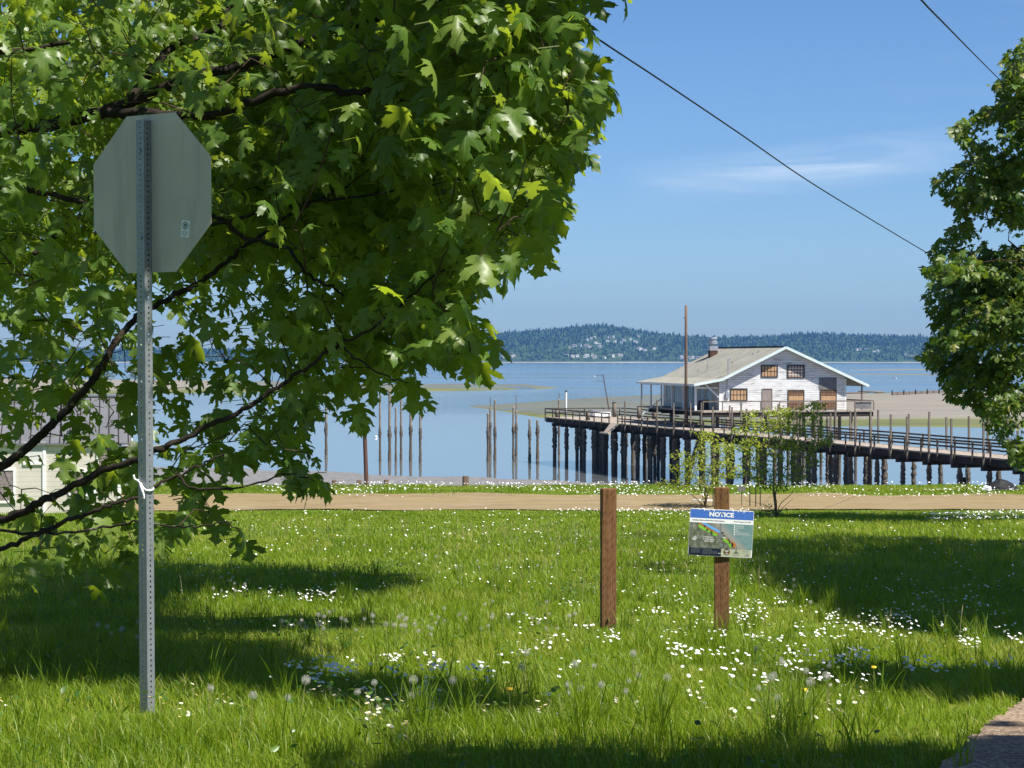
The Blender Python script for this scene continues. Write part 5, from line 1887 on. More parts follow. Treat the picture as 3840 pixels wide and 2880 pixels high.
def maple_crown():
    rs = np.random.RandomState(21)
    C = []
    # the dense upper mass inside the frame
    holes = fv([(0, 0)])
    upper = fv([(-120, -60), (1225, -60), (1228, 0), (1246, 24), (1240, 60), (1220, 78), (1232, 112), (1255, 135), (1283, 165), (1296, 190), (1284, 215), (1272, 262), (1236, 290), (1216, 335), (1198, 375), (1210, 425), (1186, 455), (1176, 505),
                (1100, 545), (1050, 582), (1000, 612), (900, 600), (700, 590), (600, 560), (480, 560), (330, 600), (-120, 640)])
    for px, py in sample_poly(upper, 1250, rs):
        edge = px / k_ > 950
        if rs.uniform() > np.interp(px / k_, [500, 850], [.9, .42]):
            continue
        D = rs.triangular(9.6, 10.9, 14) if edge else rs.triangular(10.4, 13.5, 22)
        if D < 11.3 and px < 950:
            D += 1.5
        C.append(P(px, py, D))
    for px, py in sample_poly(fv([(-60, -60), (720, -60), (720, 540), (-60, 620)]), 480, rs):
        C.append(P(px, py, rs.uniform(13, 21)))
    edge_ = fv([(1228, 0), (1240, 30), (1255, 55), (1228, 80), (1250, 125), (1285, 160), (1305, 190), (1290, 220), (1280, 268), (1240, 295), (1222, 335), (1202, 375), (1222, 430), (1192, 465), (1186, 515), (1105, 552), (1055, 586), (1010, 618), (982, 650), (1020, 690), (1035, 735), (1060, 765), (1030, 800)])
    for (xa, ya), (xb, yb) in zip(edge_, edge_[1:]):
        for _ in range(4):
            t_ = rs.uniform(); C.append(P(xa + (xb - xa) * t_ - rs.uniform(45, 120), ya + (yb - ya) * t_ - rs.uniform(-5, 40), rs.uniform(10.2, 12.2)))
    # sparser hanging sprays below: centre and radii in the fitted view, number
    for cx, cy, rx, ry, n, D0, D1 in (
            (120, 720, 150, 90, 44, 10.8, 15), (40, 850, 60, 60, 16, 11, 15), (250, 760, 70, 60, 18, 11, 14), (400, 640, 60, 40, 12, 11.5, 15), (560, 610, 80, 40, 18, 11, 15), (700, 640, 90, 50, 34, 10.8, 15),
            (850, 640, 90, 45, 42, 10.8, 14.5), (960, 620, 60, 40, 22, 10.8, 13.5), (760, 710, 110, 40, 46, 10.6, 14.5), (910, 710, 90, 50, 46, 10.6, 13.5), (1000, 740, 50, 36, 22, 10.6, 13), (950, 780, 60, 20, 10, 10.5, 12.5), (620, 700, 60, 45, 20, 10.6, 14),
            (700, 790, 90, 45, 34, 10.6, 13.5), (820, 800, 70, 40, 26, 10.6, 13.5), (870, 850, 40, 22, 8, 10.5, 12.5), (620, 830, 60, 45, 18, 10.6, 13), (690, 890, 40, 25, 7, 10.5, 12), (455, 800, 45, 50, 14, 10.8, 13), (400, 850, 60, 40, 10, 11, 14), (420, 715, 30, 40, 6, 11, 13),
            (560, 900, 45, 30, 8, 10.5, 12), (500, 960, 50, 25, 10, 10.5, 12), (420, 985, 40, 25, 8, 10.5, 12), (570, 985, 50, 30, 10, 10.4, 11.8), (640, 990, 45, 35, 10, 10.4, 11.6), (690, 1035, 22, 24, 5, 10.4, 11.4), (630, 1055, 20, 20, 3, 10.4, 11.2), (600, 930, 40, 25, 5, 10.5, 11.6),
            (470, 1115, 55, 28, 9, 10.5, 11.6), (520, 1130, 25, 20, 4, 10.4, 11.2), (400, 1075, 50, 26, 7, 10.6, 11.8), (370, 1150, 45, 22, 6, 10.6, 11.6), (60, 1050, 70, 25, 9, 11, 12), (220, 1065, 60, 30, 9, 11, 12), (250, 980, 60, 26, 9, 11, 12.5), (120, 960, 70, 30, 8, 11.2, 13),
            (150, 870, 60, 30, 9, 11.2, 13.5), (230, 905, 50, 28, 6, 11.2, 13), (350, 1040, 30, 22, 4, 10.6, 11.6), (150, 1120, 110, 26, 9, 11, 12.4), (250, 1180, 60, 26, 8, 11, 12.2), (130, 1200, 100, 30, 10, 11, 12.6), (290, 1150, 40, 25, 5, 11, 12)):
        for _ in range(max(2, int(n * (.44 if cy < 840 else (.5 if cx < 340 and cy < 1030 else .55))))):
            a = rs.uniform(0, 6.283); q = math.sqrt(rs.uniform())
            C.append(P((cx + rx * q * math.cos(a)) * k_, (cy + ry * q * math.sin(a)) * k_, rs.uniform(D0, D1) + (.6 if cy > 590 else 0)))
    C = [c for c in C if c.z > float(ground(c.x, c.y)) + .25]
    near = np.array([tuple(c) for c in C])
    # crown outside the frame: over the top, to the left and behind, where it shades sign and meadow
    far = []

    def put(g, h0, h1, n=1):
        for _ in range(40):
            h = rs.uniform(h0, h1)
            p = g + SUN * (h / SUN.z)
            px, py, f = proj(p.x, p.y, p.z)
            if not visible(p) or bool(in_poly(np.array([px]), np.array([py]), OUT)[0]) and py < 950:
                if dims_front(p) and rs.uniform() < .93:
                    continue
                far.append(p); return
    for poly, n in ((fv([(300, 1218), (500, 1222), (640, 1232), (800, 1242), (870, 1246), (800, 1285), (700, 1298), (480, 1288), (300, 1290)]), 520), (fv([(330, 1345), (560, 1333), (770, 1333), (740, 1356), (560, 1375), (330, 1380)]), 170),
                    (fv([(0, 1225), (330, 1215), (330, 1330), (0, 1300)]), 460), (fv([(0, 1300), (330, 1330), (330, 1470), (150, 1470), (0, 1400)]), 400), (fv([(330, 1405), (560, 1392), (480, 1475), (330, 1485)]), 150),
                    (fv([(690, 1478), (800, 1486), (930, 1528), (960, 1555), (880, 1550), (770, 1510)]), 70)):
        for px, py in sample_poly(poly, n, rs):
            put(gpt(px, py), 3.2, 9.5)
    for poly, n, da, db in ((fv([(0, 640), (500, 640), (720, 820), (720, 1060), (560, 1180), (0, 1230)]), 95, 10.6, 13), (fv([(0, 0), (760, 0), (760, 620), (0, 640)]), 25, 11, 15), (fv([(560, 620), (900, 640), (900, 860), (600, 900)]), 20, 10.8, 13)):
        for px, py in sample_poly(poly, n, rs):
            g0 = P(px, py, rs.uniform(da, db))
            for _ in range(20):
                p = g0 + SUN * (rs.uniform(1.5, 7) / SUN.z)
                if not visible(p) and not lit_zone(p, SHADE) and not dims_front(p):
                    far.append(p); break
    for _ in range(170):
        a, z = rs.uniform(-.36, .36), rs.uniform(.4, 1.2)
        p = SP(a, 0, z) + SUN * (rs.uniform(1.3, 5.5) / SUN.z)
        if not visible(p) and not lit_zone(p, SHADE) and not dims_front(p):
            far.append(p)
    while len(far) < 1010:
        v = rs.normal(0, 1, 3); v /= np.linalg.norm(v); r = rs.uniform(.45, 1)
        p = Vector((-5.3 + 5.6 * r * v[0], 14.5 + 6.2 * r * v[1], ZC + 3.6 + 4.4 * r * v[2]))
        if visible(p) and not bool(in_poly(np.array([proj(*p)[0]]), np.array([proj(*p)[1]]), OUT)[0]):
            continue
        if p.z > float(ground(p.x, p.y)) + 1.6 and not lit_zone(p, SHADE) and not dims_front(p):
            far.append(p)
    far = np.array([tuple(p) for p in far])
    out = unit(near - np.array([[TRK.x, TRK.y, ZC + 1.5]])) * np.array([[1, 1, .3]])
    pos, d, up, L, st = cluster_leaves(near, 5, (.09, .235), rs, .21, out * 1.1, .2, 1.9, .6)
    lx = proj(*pos.T)[0]
    L = L * np.interp(lx, [900, 1900], [.74, .86])
    keep = in_poly(*proj(pos[:, 0], pos[:, 1], pos[:, 2])[:2], OUT) | ~((proj(*pos.T)[0] > 0) & (proj(*pos.T)[1] > 0))
    keep |= (rs.uniform(0, 1, len(pos)) < .12) & in_poly(*proj(pos[:, 0] - .12, pos[:, 1], pos[:, 2] + .05)[:2], OUT)
    tipx, tipy, _ = proj(*(pos + unit(d) * L[:, None]).T)
    lowz = pos[:, 2] + unit(d)[:, 2] * L > ground(pos[:, 0], pos[:, 1]) + .1
    keep &= lowz
    ppx, ppy, _ = proj(*(pos + unit(d) * (.45 * L)[:, None]).T)
    for pts, ra, rb in limb_px[:9]:
        sp = smooth_path([Vector(q) for q in pts], 8)
        for q in sp:
            keep &= ~((np.hypot(ppx - q.x, ppy - q.y) < 36) & (pos[:, 1] < q.z + .25) & (rs.uniform(0, 1, len(pos)) < .22))
    pos, d, up, L, st = pos[keep], d[keep], up[keep], L[keep], st[keep]
    rnd = np.clip(rs.normal(.5, .28, len(pos)), 0, 1)
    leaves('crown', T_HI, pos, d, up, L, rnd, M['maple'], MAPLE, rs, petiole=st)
    pos, d, up, L, st = cluster_leaves(far, 9, (.18, .30), rs, .2)
    px, py, f = proj(*pos.T)
    mg = 60 + 1.2 * F * L / np.maximum(f, .5)
    vis = (f > .3) & (px > -mg) & (px < 3840 + mg) & (py > -mg) & (py < 2880 + mg)
    keep = ~vis | (in_poly(px, py, OUT) & (pos[:, 1] > 10.5))
    pos, d, up, L = pos[keep], d[keep], up[keep], L[keep]
    vk = vis[keep]
    leaves('crown', T_HI, pos[vk], d[vk], up[vk], L[vk] * .8, np.clip(rs.normal(.5, .2, vk.sum()), 0, 1), M['maple'], MAPLE, rs)
    vk = ~vk
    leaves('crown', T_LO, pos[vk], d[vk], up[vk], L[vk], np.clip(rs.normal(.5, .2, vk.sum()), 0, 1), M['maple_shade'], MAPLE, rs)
    tw = []
    for pts, l in grow(limbs, np.concatenate([near, far])):
        a = np.array(pts); px, py, f = proj(*a.T)
        if np.any((f > .3) & (px > 0) & (px < 3840) & (py > 0) & (py < 2880) & ~in_poly(px - 25, py, OUT)):
            continue
        tw.append((pts, l))
    twig_mesh('twigs', tw, M['twig'], MAPLE)
    # hanging flower tassels
    for px, py, D in ((1917, 240, 11.6), (1655, 470, 11.4), (1687, 500, 11.4), (1488, 345, 11.8), (1635, 830, 11.2), (400, 110, 11.6), (1645, 960, 11.2), (470, 315, 12)):
        q = P(px, py, D)
        mb = MB()
        for i in range(16):
            p = q + Vector((rs.normal(0, .008), rs.normal(0, .008), -i * .0075))
            r = .004 + .004 * (i > 10)
            mb.tube([p, p + Vector((rs.normal(0, .008), rs.normal(0, .008), -.006))], r, 4)
        mb.build('flower_tassel', M['sapling'], MAPLE)


maple_crown()


# ------------------------------------------------------------------ other trees
def broad_tree(root, base, height, C, r0, leaf, n, Lr, tmpl, matl, rs, nl=9, spread=.25, twr=(.006, .006), dr=(.1, 1.1), clear=False, mask=None):
    mb = MB(); base = Vector(base)
    tp = smooth_path([base + Vector((0, 0, -.3)), base + Vector((.1, .05, height * .3)), base + Vector((-.05, .15, height * .65)), base + Vector((.1, 0, height))], 8)
    mb.tube(tp, [r0 * (1 - .85 * i / (len(tp) - 1)) for i in range(len(tp))], 12, jit=.05)
    mb.build('trunk', M['bark'], root, True)
    C = np.asarray(C)
    # limbs to groups of clusters
    cent = C[rs.choice(len(C), nl, False)]
    for _ in range(4):
        a = np.argmin(np.linalg.norm(C[:, None] - cent[None], axis=2), 1)
        cent = np.array([C[a == i].mean(0) if (a == i).any() else cent[i] for i in range(nl)])
    limbs_ = [tp]
    for c in cent:
        c = Vector(c)
        hh = np.clip((c.z - base.z) * .72 - .12 * (c.xy - base.xy).length, height * .12, height * .9)
        j = min(range(len(tp)), key=lambda i: abs(tp[i].z - base.z - hh))
        a = tp[j]
        sp = smooth_path([a, a.lerp(c, .4) + Vector((0, 0, .05 * (c - a).length)), c], 7)
        limbs_.append(sp)
        mb = MB(); rr_ = r0 * .42 * (1 - .5 * j / len(tp))
        mb.tube(sp, [rr_ * (1 - .85 * i / (len(sp) - 1)) for i in range(len(sp))], 7, jit=.08); mb.build('limb', M['bark'], root, True)
    tw = grow(limbs_, C, .4)
    twig_mesh('twigs', tw, M['twig'], root, twr[0], twr[1], 4)
    out = unit(C - np.array([[base.x, base.y, base.z + height * .45]])) * np.array([[1, 1, .3]])
    pos, d, up, L, st = cluster_leaves(C, n, Lr, rs, spread, out * .9, dr[0], dr[1])
    k = pos[:, 2] > ground(pos[:, 0], np.minimum(pos[:, 1], 84)) + .3
    if mask is not None:
        qx, qy, _ = proj(*(pos + unit(d) * (L * .5)[:, None]).T)
        k &= in_poly(qx + 22, qy, mask) | in_poly(qx, qy - 20, mask) | (qx > 3840)
    if clear:
        tx1, ty1, f1 = proj(*(pos + unit(d) * (L * .5)[:, None]).T)
        mg = F * L / np.maximum(f1, .5)
        k &= ~((f1 > .2) & (tx1 > -mg) & (tx1 < 3840 + mg) & (ty1 > -mg) & (ty1 < 2880 + mg))
    pos, d, up, L = pos[k], d[k], up[k], L[k]
    return leaves('crown', tmpl, pos, d, up, L, np.clip(rs.normal(.42, .25, len(pos)), 0, 1), matl, root, rs)


def right_maple():
    rs = np.random.RandomState(31)
    D0 = 58.0
    base = P(4060, 1900, D0); base.z = float(ground(base.x, D0))
    t = thing('maple_tree', base, 'tall darker maple at the right edge of the picture', 'tree')
    sil = [(3870, 120), (3835, 165), (3790, 205), (3745, 225), (3790, 290), (3730, 318), (3770, 400), (3680, 400), (3640, 440), (3570, 482), (3585, 510), (3640, 560), (3635, 600), (3560, 640), (3490, 700), (3545, 740), (3600, 770), (3590, 850), (3530, 905), (3500, 960), (3478, 1010), (3510, 1060), (3470, 1110),
           (3490, 1150), (3520, 1210), (3510, 1270), (3450, 1340), (3480, 1360), (3530, 1400), (3550, 1450), (3580, 1510), (3640, 1500), (3680, 1550), (3720, 1610), (3760, 1650), (3800, 1740), (3850, 1790), (4450, 1790), (4700, 1300), (4650, 700), (4500, 200), (4300, -200), (4000, -200)]
    C = []
    # boughs: bough centres first, then clusters layered round each
    bc_ = sample_poly([(x + 45 * (1 if x < 3900 else -1), y) for x, y in sil], 105, rs)
    for bx, by in bc_:
        vis_ = bx < 3950
        Dm = D0 + rs.normal(0, 1.9 if vis_ else 2.5)
        for _ in range(22 if vis_ else 6):
            px, py = bx + rs.normal(0, 58), by + rs.normal(0, 15)
            if not in_poly(np.array([px]), np.array([py]), sil)[0]:
                continue
            C.append(tuple(P(px, py, Dm + rs.normal(0, .45))))
    # ragged sprays on the outline
    for i in range(len(sil) - 8):
        (xa, ya), (xb, yb) = sil[i], sil[i + 1]
        for _ in range(6):
            s = rs.uniform(); C.append(tuple(P(xa + (xb - xa) * s + rs.uniform(4, 60), ya + (yb - ya) * s + rs.normal(0, 8), D0 + rs.normal(0, .9))))
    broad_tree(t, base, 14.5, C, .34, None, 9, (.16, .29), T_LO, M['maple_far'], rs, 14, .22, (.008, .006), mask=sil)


right_maple()


def shade_tree(px_polys, base, height, hmin, hmax, label, seed, n_extra, box):
    rs = np.random.RandomState(seed)
    C = []
    for poly, n in px_polys:
        for px, py in sample_poly(poly, n, rs):
            g = gpt(px, py)
            for _ in range(60):
                h = rs.uniform(hmin, hmax)
                p = g + SUN * (h / SUN.z)
                if not visible(p, 260):
                    C.append(tuple(p)); break
    for _ in range(n_extra):
        p = Vector((rs.uniform(*box[0]), rs.uniform(*box[1]), base[2] + rs.uniform(*box[2])))
        if not visible(p, 260):
            C.append(tuple(p))
    t = thing('maple_tree', base, label, 'tree')
    broad_tree(t, base, height, C, .32, None, 9, (.2, .32), T_LO, M['maple_shade'], rs, 9, .25, clear=True)


S7 = fv([(1560, 1178), (1640, 1172), (1800, 1158), (2000, 1168), (2230, 1178), (2230, 1392), (2010, 1366), (1850, 1312), (1700, 1262), (1630, 1222)])
S7b = fv([(1350, 1152), (1490, 1146), (1500, 1166), (1400, 1172)]); S7c = fv([(1400, 1222), (1490, 1216), (1500, 1240), (1430, 1244)])
S8 = fv([(1850, 1442), (1950, 1446), (2100, 1456), (2240, 1456), (2240, 1512), (2050, 1502), (1920, 1484)])
shade_tree([(S7, 2000), (S7b, 16), (S7c, 12)], (13.2, 25.5, float(ground(13.2, 25.5))), 13, 5, 20, 'maple standing past the right picture edge, casting the wide meadow shadow', 41, 0, ((10, 16), (20, 32), (6, 13)))
S6 = fv([(900, 1675), (1050, 1655), (1200, 1650), (1450, 1662), (1580, 1672), (1700, 1672), (1850, 1652), (2000, 1640), (2240, 1640), (2240, 1760), (880, 1760)])
shade_tree([(S8, 170), (S6, 170)], (6.6, 1.5, float(ground(6.6, 1.5))), 11, 5.5, 11, 'maple standing behind the viewer, shading the front edge of the meadow', 42, 0, ((1, 9), (-3, 5.5), (5.2, 11)))


def sapling(stems, crown, n, label, rs, ls):
    base = Vector(stems[0][0])
    t = thing('sapling', base, label, 'sapling', 'young saplings by the dirt road')
    limbs_ = []
    for i, s in enumerate(stems):
        sp = smooth_path([p + Vector((rs.normal(0, .02), rs.normal(0, .1), 0)) if k else p for k, p in enumerate(s)], 5)
        limbs_.append(sp)
        mb = MB(); r = .03 if i == 0 else .016
        mb.tube(sp, [r * (1 - .75 * k / (len(sp) - 1)) for k in range(len(sp))], 6, jit=.08); mb.build('stem', M['stem'], t, True)
    C = np.array([tuple(P(px, py, base.y + rs.normal(0, .45))) for px, py in crown])
    tw = grow(limbs_, C, .2)
    twig_mesh('twigs', tw, M['stem'], t, .006, .004, 4)
    pos, d, up, L, st = cluster_leaves(C, n, ls, rs, .07, None, -.2, .9)
    leaves('crown', T_OV, pos, d, up, L, np.clip(rs.normal(.5, .28, len(pos)), 0, 1), M['sapling'], t, rs, .2, .3)


rs_ = np.random.RandomState(51)
b0 = gpt(2912, 1940); D_ = b0.y
st = [[b0] + [P(x, y, D_) for x, y in l] for l in (
    [(2905, 1850), (2903, 1750), (2898, 1640), (2890, 1560)], [(2906, 1870), (2930, 1740), (2952, 1640), (2960, 1570)], [(2904, 1850), (2840, 1800), (2780, 1785)], [(2906, 1860), (2870, 1740), (2830, 1620)], [(2906, 1850), (2960, 1740), (3020, 1640), (3050, 1600)],
    [(2925, 1890), (2970, 1850), (3000, 1790)], [(2900, 1920), (2860, 1890), (2800, 1880)], [(2904, 1800), (2985, 1720), (3090, 1660)], [(2930, 1910), (2975, 1870)])]
sil = fv([(1640, 890), (1700, 885), (1755, 870), (1770, 895), (1790, 950), (1770, 1000), (1730, 1040), (1690, 1060), (1640, 1050), (1600, 1000), (1592, 940), (1610, 900)])
cr = sample_poly(sil, 230, rs_) + [(2760 + rs_.normal(0, 15), 1785 + rs_.normal(0, 12)) for _ in range(8)] + [(2900 + rs_.normal(0, 40), 1925 + rs_.normal(0, 12)) for _ in range(14)]
cr += [(x + rs_.normal(0, 14), y + rs_.normal(0, 10)) for x, y in [(2750, 1620), (2755, 1670), (3090, 1660), (3105, 1650), (2890, 1545), (3045, 1530), (2800, 1560), (2990, 1560)] for _ in range(4)]
sapling(st, cr, 12, 'larger yellow-green sapling with bare lower stems to the right of the notice board', rs_, (.075, .15))
b0 = gpt(2645, 1905); D_ = b0.y
st = [[b0] + [P(x, y, D_) for x, y in l] for l in ([(2640, 1840), (2635, 1740), (2640, 1650)], [(2620, 1820), (2570, 1740), (2540, 1690)], [(2630, 1830), (2600, 1730), (2590, 1660)], [(2655, 1830), (2690, 1740), (2710, 1660)], [(2660, 1840), (2720, 1780), (2770, 1740)], [(2610, 1870), (2560, 1830)], [(2650, 1830), (2670, 1740), (2672, 1640)], [(2620, 1880), (2590, 1850), (2580, 1815)])]
sil = fv([(1530, 935), (1550, 945), (1580, 960), (1595, 1010), (1580, 1030), (1560, 1040), (1540, 1075), (1500, 1060), (1460, 1040), (1452, 1015), (1465, 965), (1490, 990), (1505, 955)])
cr = sample_poly(sil, 150, rs_) + [(2530 + rs_.normal(0, 25), 1815 + rs_.normal(0, 10)) for _ in range(10)] + [(2645 + rs_.normal(0, 20), 1640 + rs_.normal(0, 14)) for _ in range(8)]
sapling(st, cr, 12, 'smaller multi-stemmed sapling with yellow-green leaves just left of the notice post', rs_, (.075, .15))

# bushes and low trees on the sand spit
for px, py, h, w, lab in ((300, 1432, 7, 6, 'dark bushy tree on the sand spit far left behind the cabin roof'), (352, 1470, 3.2, 3.6, 'yellowish low bush on the near edge of the sand spit'), (400, 1430, 5, 7, 'wide low tree on the sand spit behind the slanting branch'),
                       (505, 1431, 5.5, 5, 'grey-green tree on the sand spit just left of the sign post'), (845, 1434, 3.2, 8, 'low grey-green scrub on the right tip of the dunes'), (720, 1432, 2.2, 7, 'low scrub patch on the pale dune sand right of the sign post')):
    rs = np.random.RandomState(px)
    q = Wp(px, py, 1.4)
    t = thing('shore_tree', q, lab, 'tree', 'scrub and trees on the sand spit')
    mb = MB()
    for k in range(3):
        mb.tube([q - Vector((0, 0, .3)), q + Vector((rs.uniform(-.3, .3) * w * .5, rs.uniform(-1, 1), h * .4)), q + Vector((rs.uniform(-.5, .5) * w, rs.uniform(-1, 1), h * .85))], [.14, .09, .03], 6)
    mb.build('trunk', M['bark'], t)
    C = np.array([(q.x + rs.normal(0, w * .27), q.y + rs.normal(0, w * .25), q.z + h * (.55 + .42 * rs.uniform(-1, 1) * (1 - .3 * rs.uniform()))) for _ in range(60)])
    pos, d, up, L, s_ = cluster_leaves(C, 9, (.35, .7), rs, .3)
    leaves('crown', T_OV, pos, d, up, L, rs.uniform(0, 1, len(pos)), M['shore_bush'], t, rs)

# ------------------------------------------------------------------ meadow grass
DRX = np.array([p[0] for p in dn]); DRY = np.array([p[1] for p in dn])


def on_drive(x, y):
    lim = np.interp(x, [DRV[0].x - .6] + [p.x for p in DRV], [6.2] + [p.y for p in DRV]) + .35 * (vnoise(x * 5, y * 5, 6) - .5) - .12
    return (x > DRV[0].x - .5) & (y < lim)


def drive_depth(x, y):
    return np.maximum(0, np.interp(x, [DRV[0].x - .6] + [p.x for p in DRV], [6.2] + [p.y for p in DRV]) - y)


def on_road(x, y):
    n = 1.6 * (vnoise(x * .22, y * 0 + 3 + (y > 74) * 20, 9) - .5) + 1.1 * (vnoise(x * 1.1, y * 1.1, 2) - .5)
    return (y > 71.1 + n) & (y < 79.1 + n)


def blades(name, zones, h_fn, w_fn, matl, rs, lean=(.15, .8), thin=None):
    XS, YS = [], []
    for y0, y1, dens, mx in zones:
        n = int((y1 - y0) * ((y0 + y1) / 2 * .502 + 2 * mx) * dens)
        y = np.sqrt(rs.uniform(y0 ** 2, y1 ** 2, n))
        x = rs.uniform(-1, 1, n) * (y * .251 + mx)
        XS.append(x); YS.append(y)
    x, y = np.concatenate(XS), np.concatenate(YS)
    k = ~(on_drive(x, y) & (rs.uniform(0, 1, len(x)) > .85 * np.exp(-drive_depth(x, y) / .3))) & ~(on_road(x, y) & (rs.uniform(0, 1, len(x)) > .03 + .75 * np.exp(-np.minimum(np.abs(y - 71.1), np.abs(y - 79.1)) / .6) + .55 * np.clip((vnoise(x * .3 + 7, y * .9, 19) - .66) * 5, 0, 1)))
    if thin is not None:
        k &= rs.uniform(0, 1, len(x)) < thin(x, y)
    x, y = x[k], y[k]
    N = len(x)
    z = ground(x, y)
    h = h_fn(x, y) * rs.uniform(.55, 1.25, N); w = w_fn(x, y) * rs.uniform(.7, 1.3, N)
    a = rs.uniform(0, 2 * np.pi, N); ln = h * rs.uniform(lean[0], lean[1], N)
    da = rs.uniform(0, 2 * np.pi, N)
    dx, dy = np.cos(da) * ln - .12 * h, np.sin(da) * ln
    sx, sy = np.cos(a) * w / 2, np.sin(a) * w / 2
    b = np.stack([x, y, z - .01], 1); s = np.stack([sx, sy, 0 * sx], 1)
    m1 = b + np.stack([dx * .28, dy * .28, h * .55], 1); tp = b + np.stack([dx, dy, h * (1 - .25 * (ln / h) ** 2)], 1)
    V = np.stack([b - s, b + s, m1 + s * .8, m1 - s * .8, tp], 1).reshape(-1, 3)
    i = np.arange(N) * 5
    Q = np.stack([i, i + 1, i + 2, i + 3], 1); T = np.stack([i + 3, i + 2, i + 4], 1)
    patch = vnoise(x * .6, y * .3, 15) * .5 + vnoise(x * 2.2, y * 1.4, 16) * .3
    r = np.clip(rs.normal(.40, .2, N) + .95 * (patch - .40), 0, 1)
    r[rs.uniform(0, 1, N) < .05] = 1.0
    straw = (vnoise(x * 1.1, y * .55, 71) > .72) & (rs.uniform(0, 1, N) < .45)
    r[straw] = rs.uniform(.85, 1, straw.sum())
    return kind(np_mesh(name, V, tris=T, quads=Q, mats=[matl], attrs={'rnd': np.repeat(r, 5)}), 'stuff')


def hfun(x, y):
    p = vnoise(x * .8, y * .45, 12); q = vnoise(x * 2.5, y * 2, 13)
    h = .07 + .11 * p + .06 * q
    h = np.where(y > 9.5, h * 1.1, h)
    h = np.where((y > 20) & (y < 48), h * 1.25, h)
    h = h * np.clip(np.interp(y, [64, 70], [1, .5]), .4, 1) * np.interp(y, [77, 79], [.55, 1])
    # short turf beside the drive
    dd = np.interp(x, [p_.x for p_ in DRV], [p_.y for p_ in DRV]) - y
    h = h * np.interp(np.hypot(x - sb.x, (y - sb.y + .25) * .8), [.1, .55], [.25, 1])
    return np.where((x > 1.2) & (dd > -1.2), h * .55, h)


rg = np.random.RandomState(61)
blades('meadow_grass', [(5.6, 9, 2500, 2.2), (9, 13, 1800, 2.2), (13, 19, 1100, 2.4), (19, 28, 540, 2.6), (28, 42, 260, 3), (42, 72.2, 130, 4), (77, 84.2, 230, 5)], hfun,
       lambda x, y: np.interp(y, [7, 13, 28, 45, 80], [.0048, .0055, .010, .017, .026]), M['grass'], rg)
# taller tussocks
tx = rg.uniform(-1, 1, 260); ty = np.sqrt(rg.uniform(6.8 ** 2, 30 ** 2, 260)); tx = tx * (ty * .25 + .5)
for px, py in ((1550, 2770), (2200, 2800), (2180, 2750), (60, 2560), (150, 2520), (100, 2480), (3200, 2500), (3600, 2420), (1280, 2260), (3000, 2760), (2950, 2830), (430, 2260), (100, 2330), (2400, 2790), (2480, 2830)):
    for _ in range(3):
        q = gpt(px + rg.normal(0, 25), min(py + rg.normal(0, 8), 2870)); tx = np.append(tx, q.x); ty = np.append(ty, q.y)


def tussocks():
    X, Y, A = [], [], []
    for a, b in zip(tx, ty):
        n = rg.randint(14, 34)
        X.append(a + rg.normal(0, .035, n)); Y.append(b + rg.normal(0, .035, n))
    x, y = np.concatenate(X), np.concatenate(Y)
    k = ~on_drive(x, y) & (np.hypot(x - sb.x, y - sb.y) > .6); x, y = x[k], y[k]
    N = len(x); z = ground(x, y)
    h = rg.uniform(.14, .34, N); w = np.interp(y, [7, 30], [.0055, .009]) * rg.uniform(.7, 1.2, N)
    a = rg.uniform(0, 6.283, N); da = rg.uniform(0, 6.283, N); ln = h * rg.uniform(.1, .6, N)
    b = np.stack([x, y, z - .01], 1); s = np.stack([np.cos(a) * w / 2, np.sin(a) * w / 2, 0 * w], 1)
    f = lambda t: b + np.stack([np.cos(da) * ln * t ** 1.8, np.sin(da) * ln * t ** 1.8, h * (t - .3 * (ln / h) ** 2 * t ** 2)], 1)
    V = np.stack([b - s, b + s, f(.4) + s * .9, f(.4) - s * .9, f(.75) + s * .6, f(.75) - s * .6, f(1)], 1).reshape(-1, 3)
    i = np.arange(N) * 7
    Q = np.concatenate([np.stack([i, i + 1, i + 2, i + 3], 1), np.stack([i + 3, i + 2, i + 4, i + 5], 1)]); T = np.stack([i + 5, i + 4, i + 6], 1)
    kind(np_mesh('grass_tussocks', V, tris=T, quads=Q, mats=[M['grass']], attrs={'rnd': np.repeat(np.clip(rg.normal(.3, .2, N), 0, 1), 7)}), 'stuff')


tussocks()


def seed_stalks():
    n = 1500
    y = np.sqrt(rg.uniform(15 ** 2, 46 ** 2, n)); x = rg.uniform(-1, 1, n) * (y * .25 + 1)
    k = vnoise(x * .4, y * .25, 31) > .42; x, y = x[k], y[k]
    N = len(x); z = ground(x, y); h = rg.uniform(.22, .42, N); w = np.interp(y, [15, 46], [.003, .007])
    a = rg.uniform(0, 6.283, N); lx, ly = rg.normal(0, .05, N), rg.normal(0, .05, N)
    b = np.stack([x, y, z], 1); s = np.stack([np.cos(a) * w / 2, np.sin(a) * w / 2, 0 * w], 1)
    t = b + np.stack([lx, ly, h], 1); m = b + np.stack([lx * .7, ly * .7, h * .78], 1); mm = b + np.stack([lx * .85, ly * .85, h * .88], 1)
    V = np.stack([b - s, b + s, m + s, m - s, mm + s * 2, mm - s * 2, t], 1).reshape(-1, 3)
    i = np.arange(N) * 7
    Q = np.concatenate([np.stack([i, i + 1, i + 2, i + 3], 1), np.stack([i + 3, i + 2, i + 4, i + 5], 1)]); T = np.stack([i + 5, i + 4, i + 6], 1)
    kind(np_mesh('seeding_grass', V, tris=T, quads=Q, mats=[M['seedhead']], attrs={'rnd': np.repeat(rg.uniform(0, 1, N), 7)}), 'stuff')


seed_stalks()


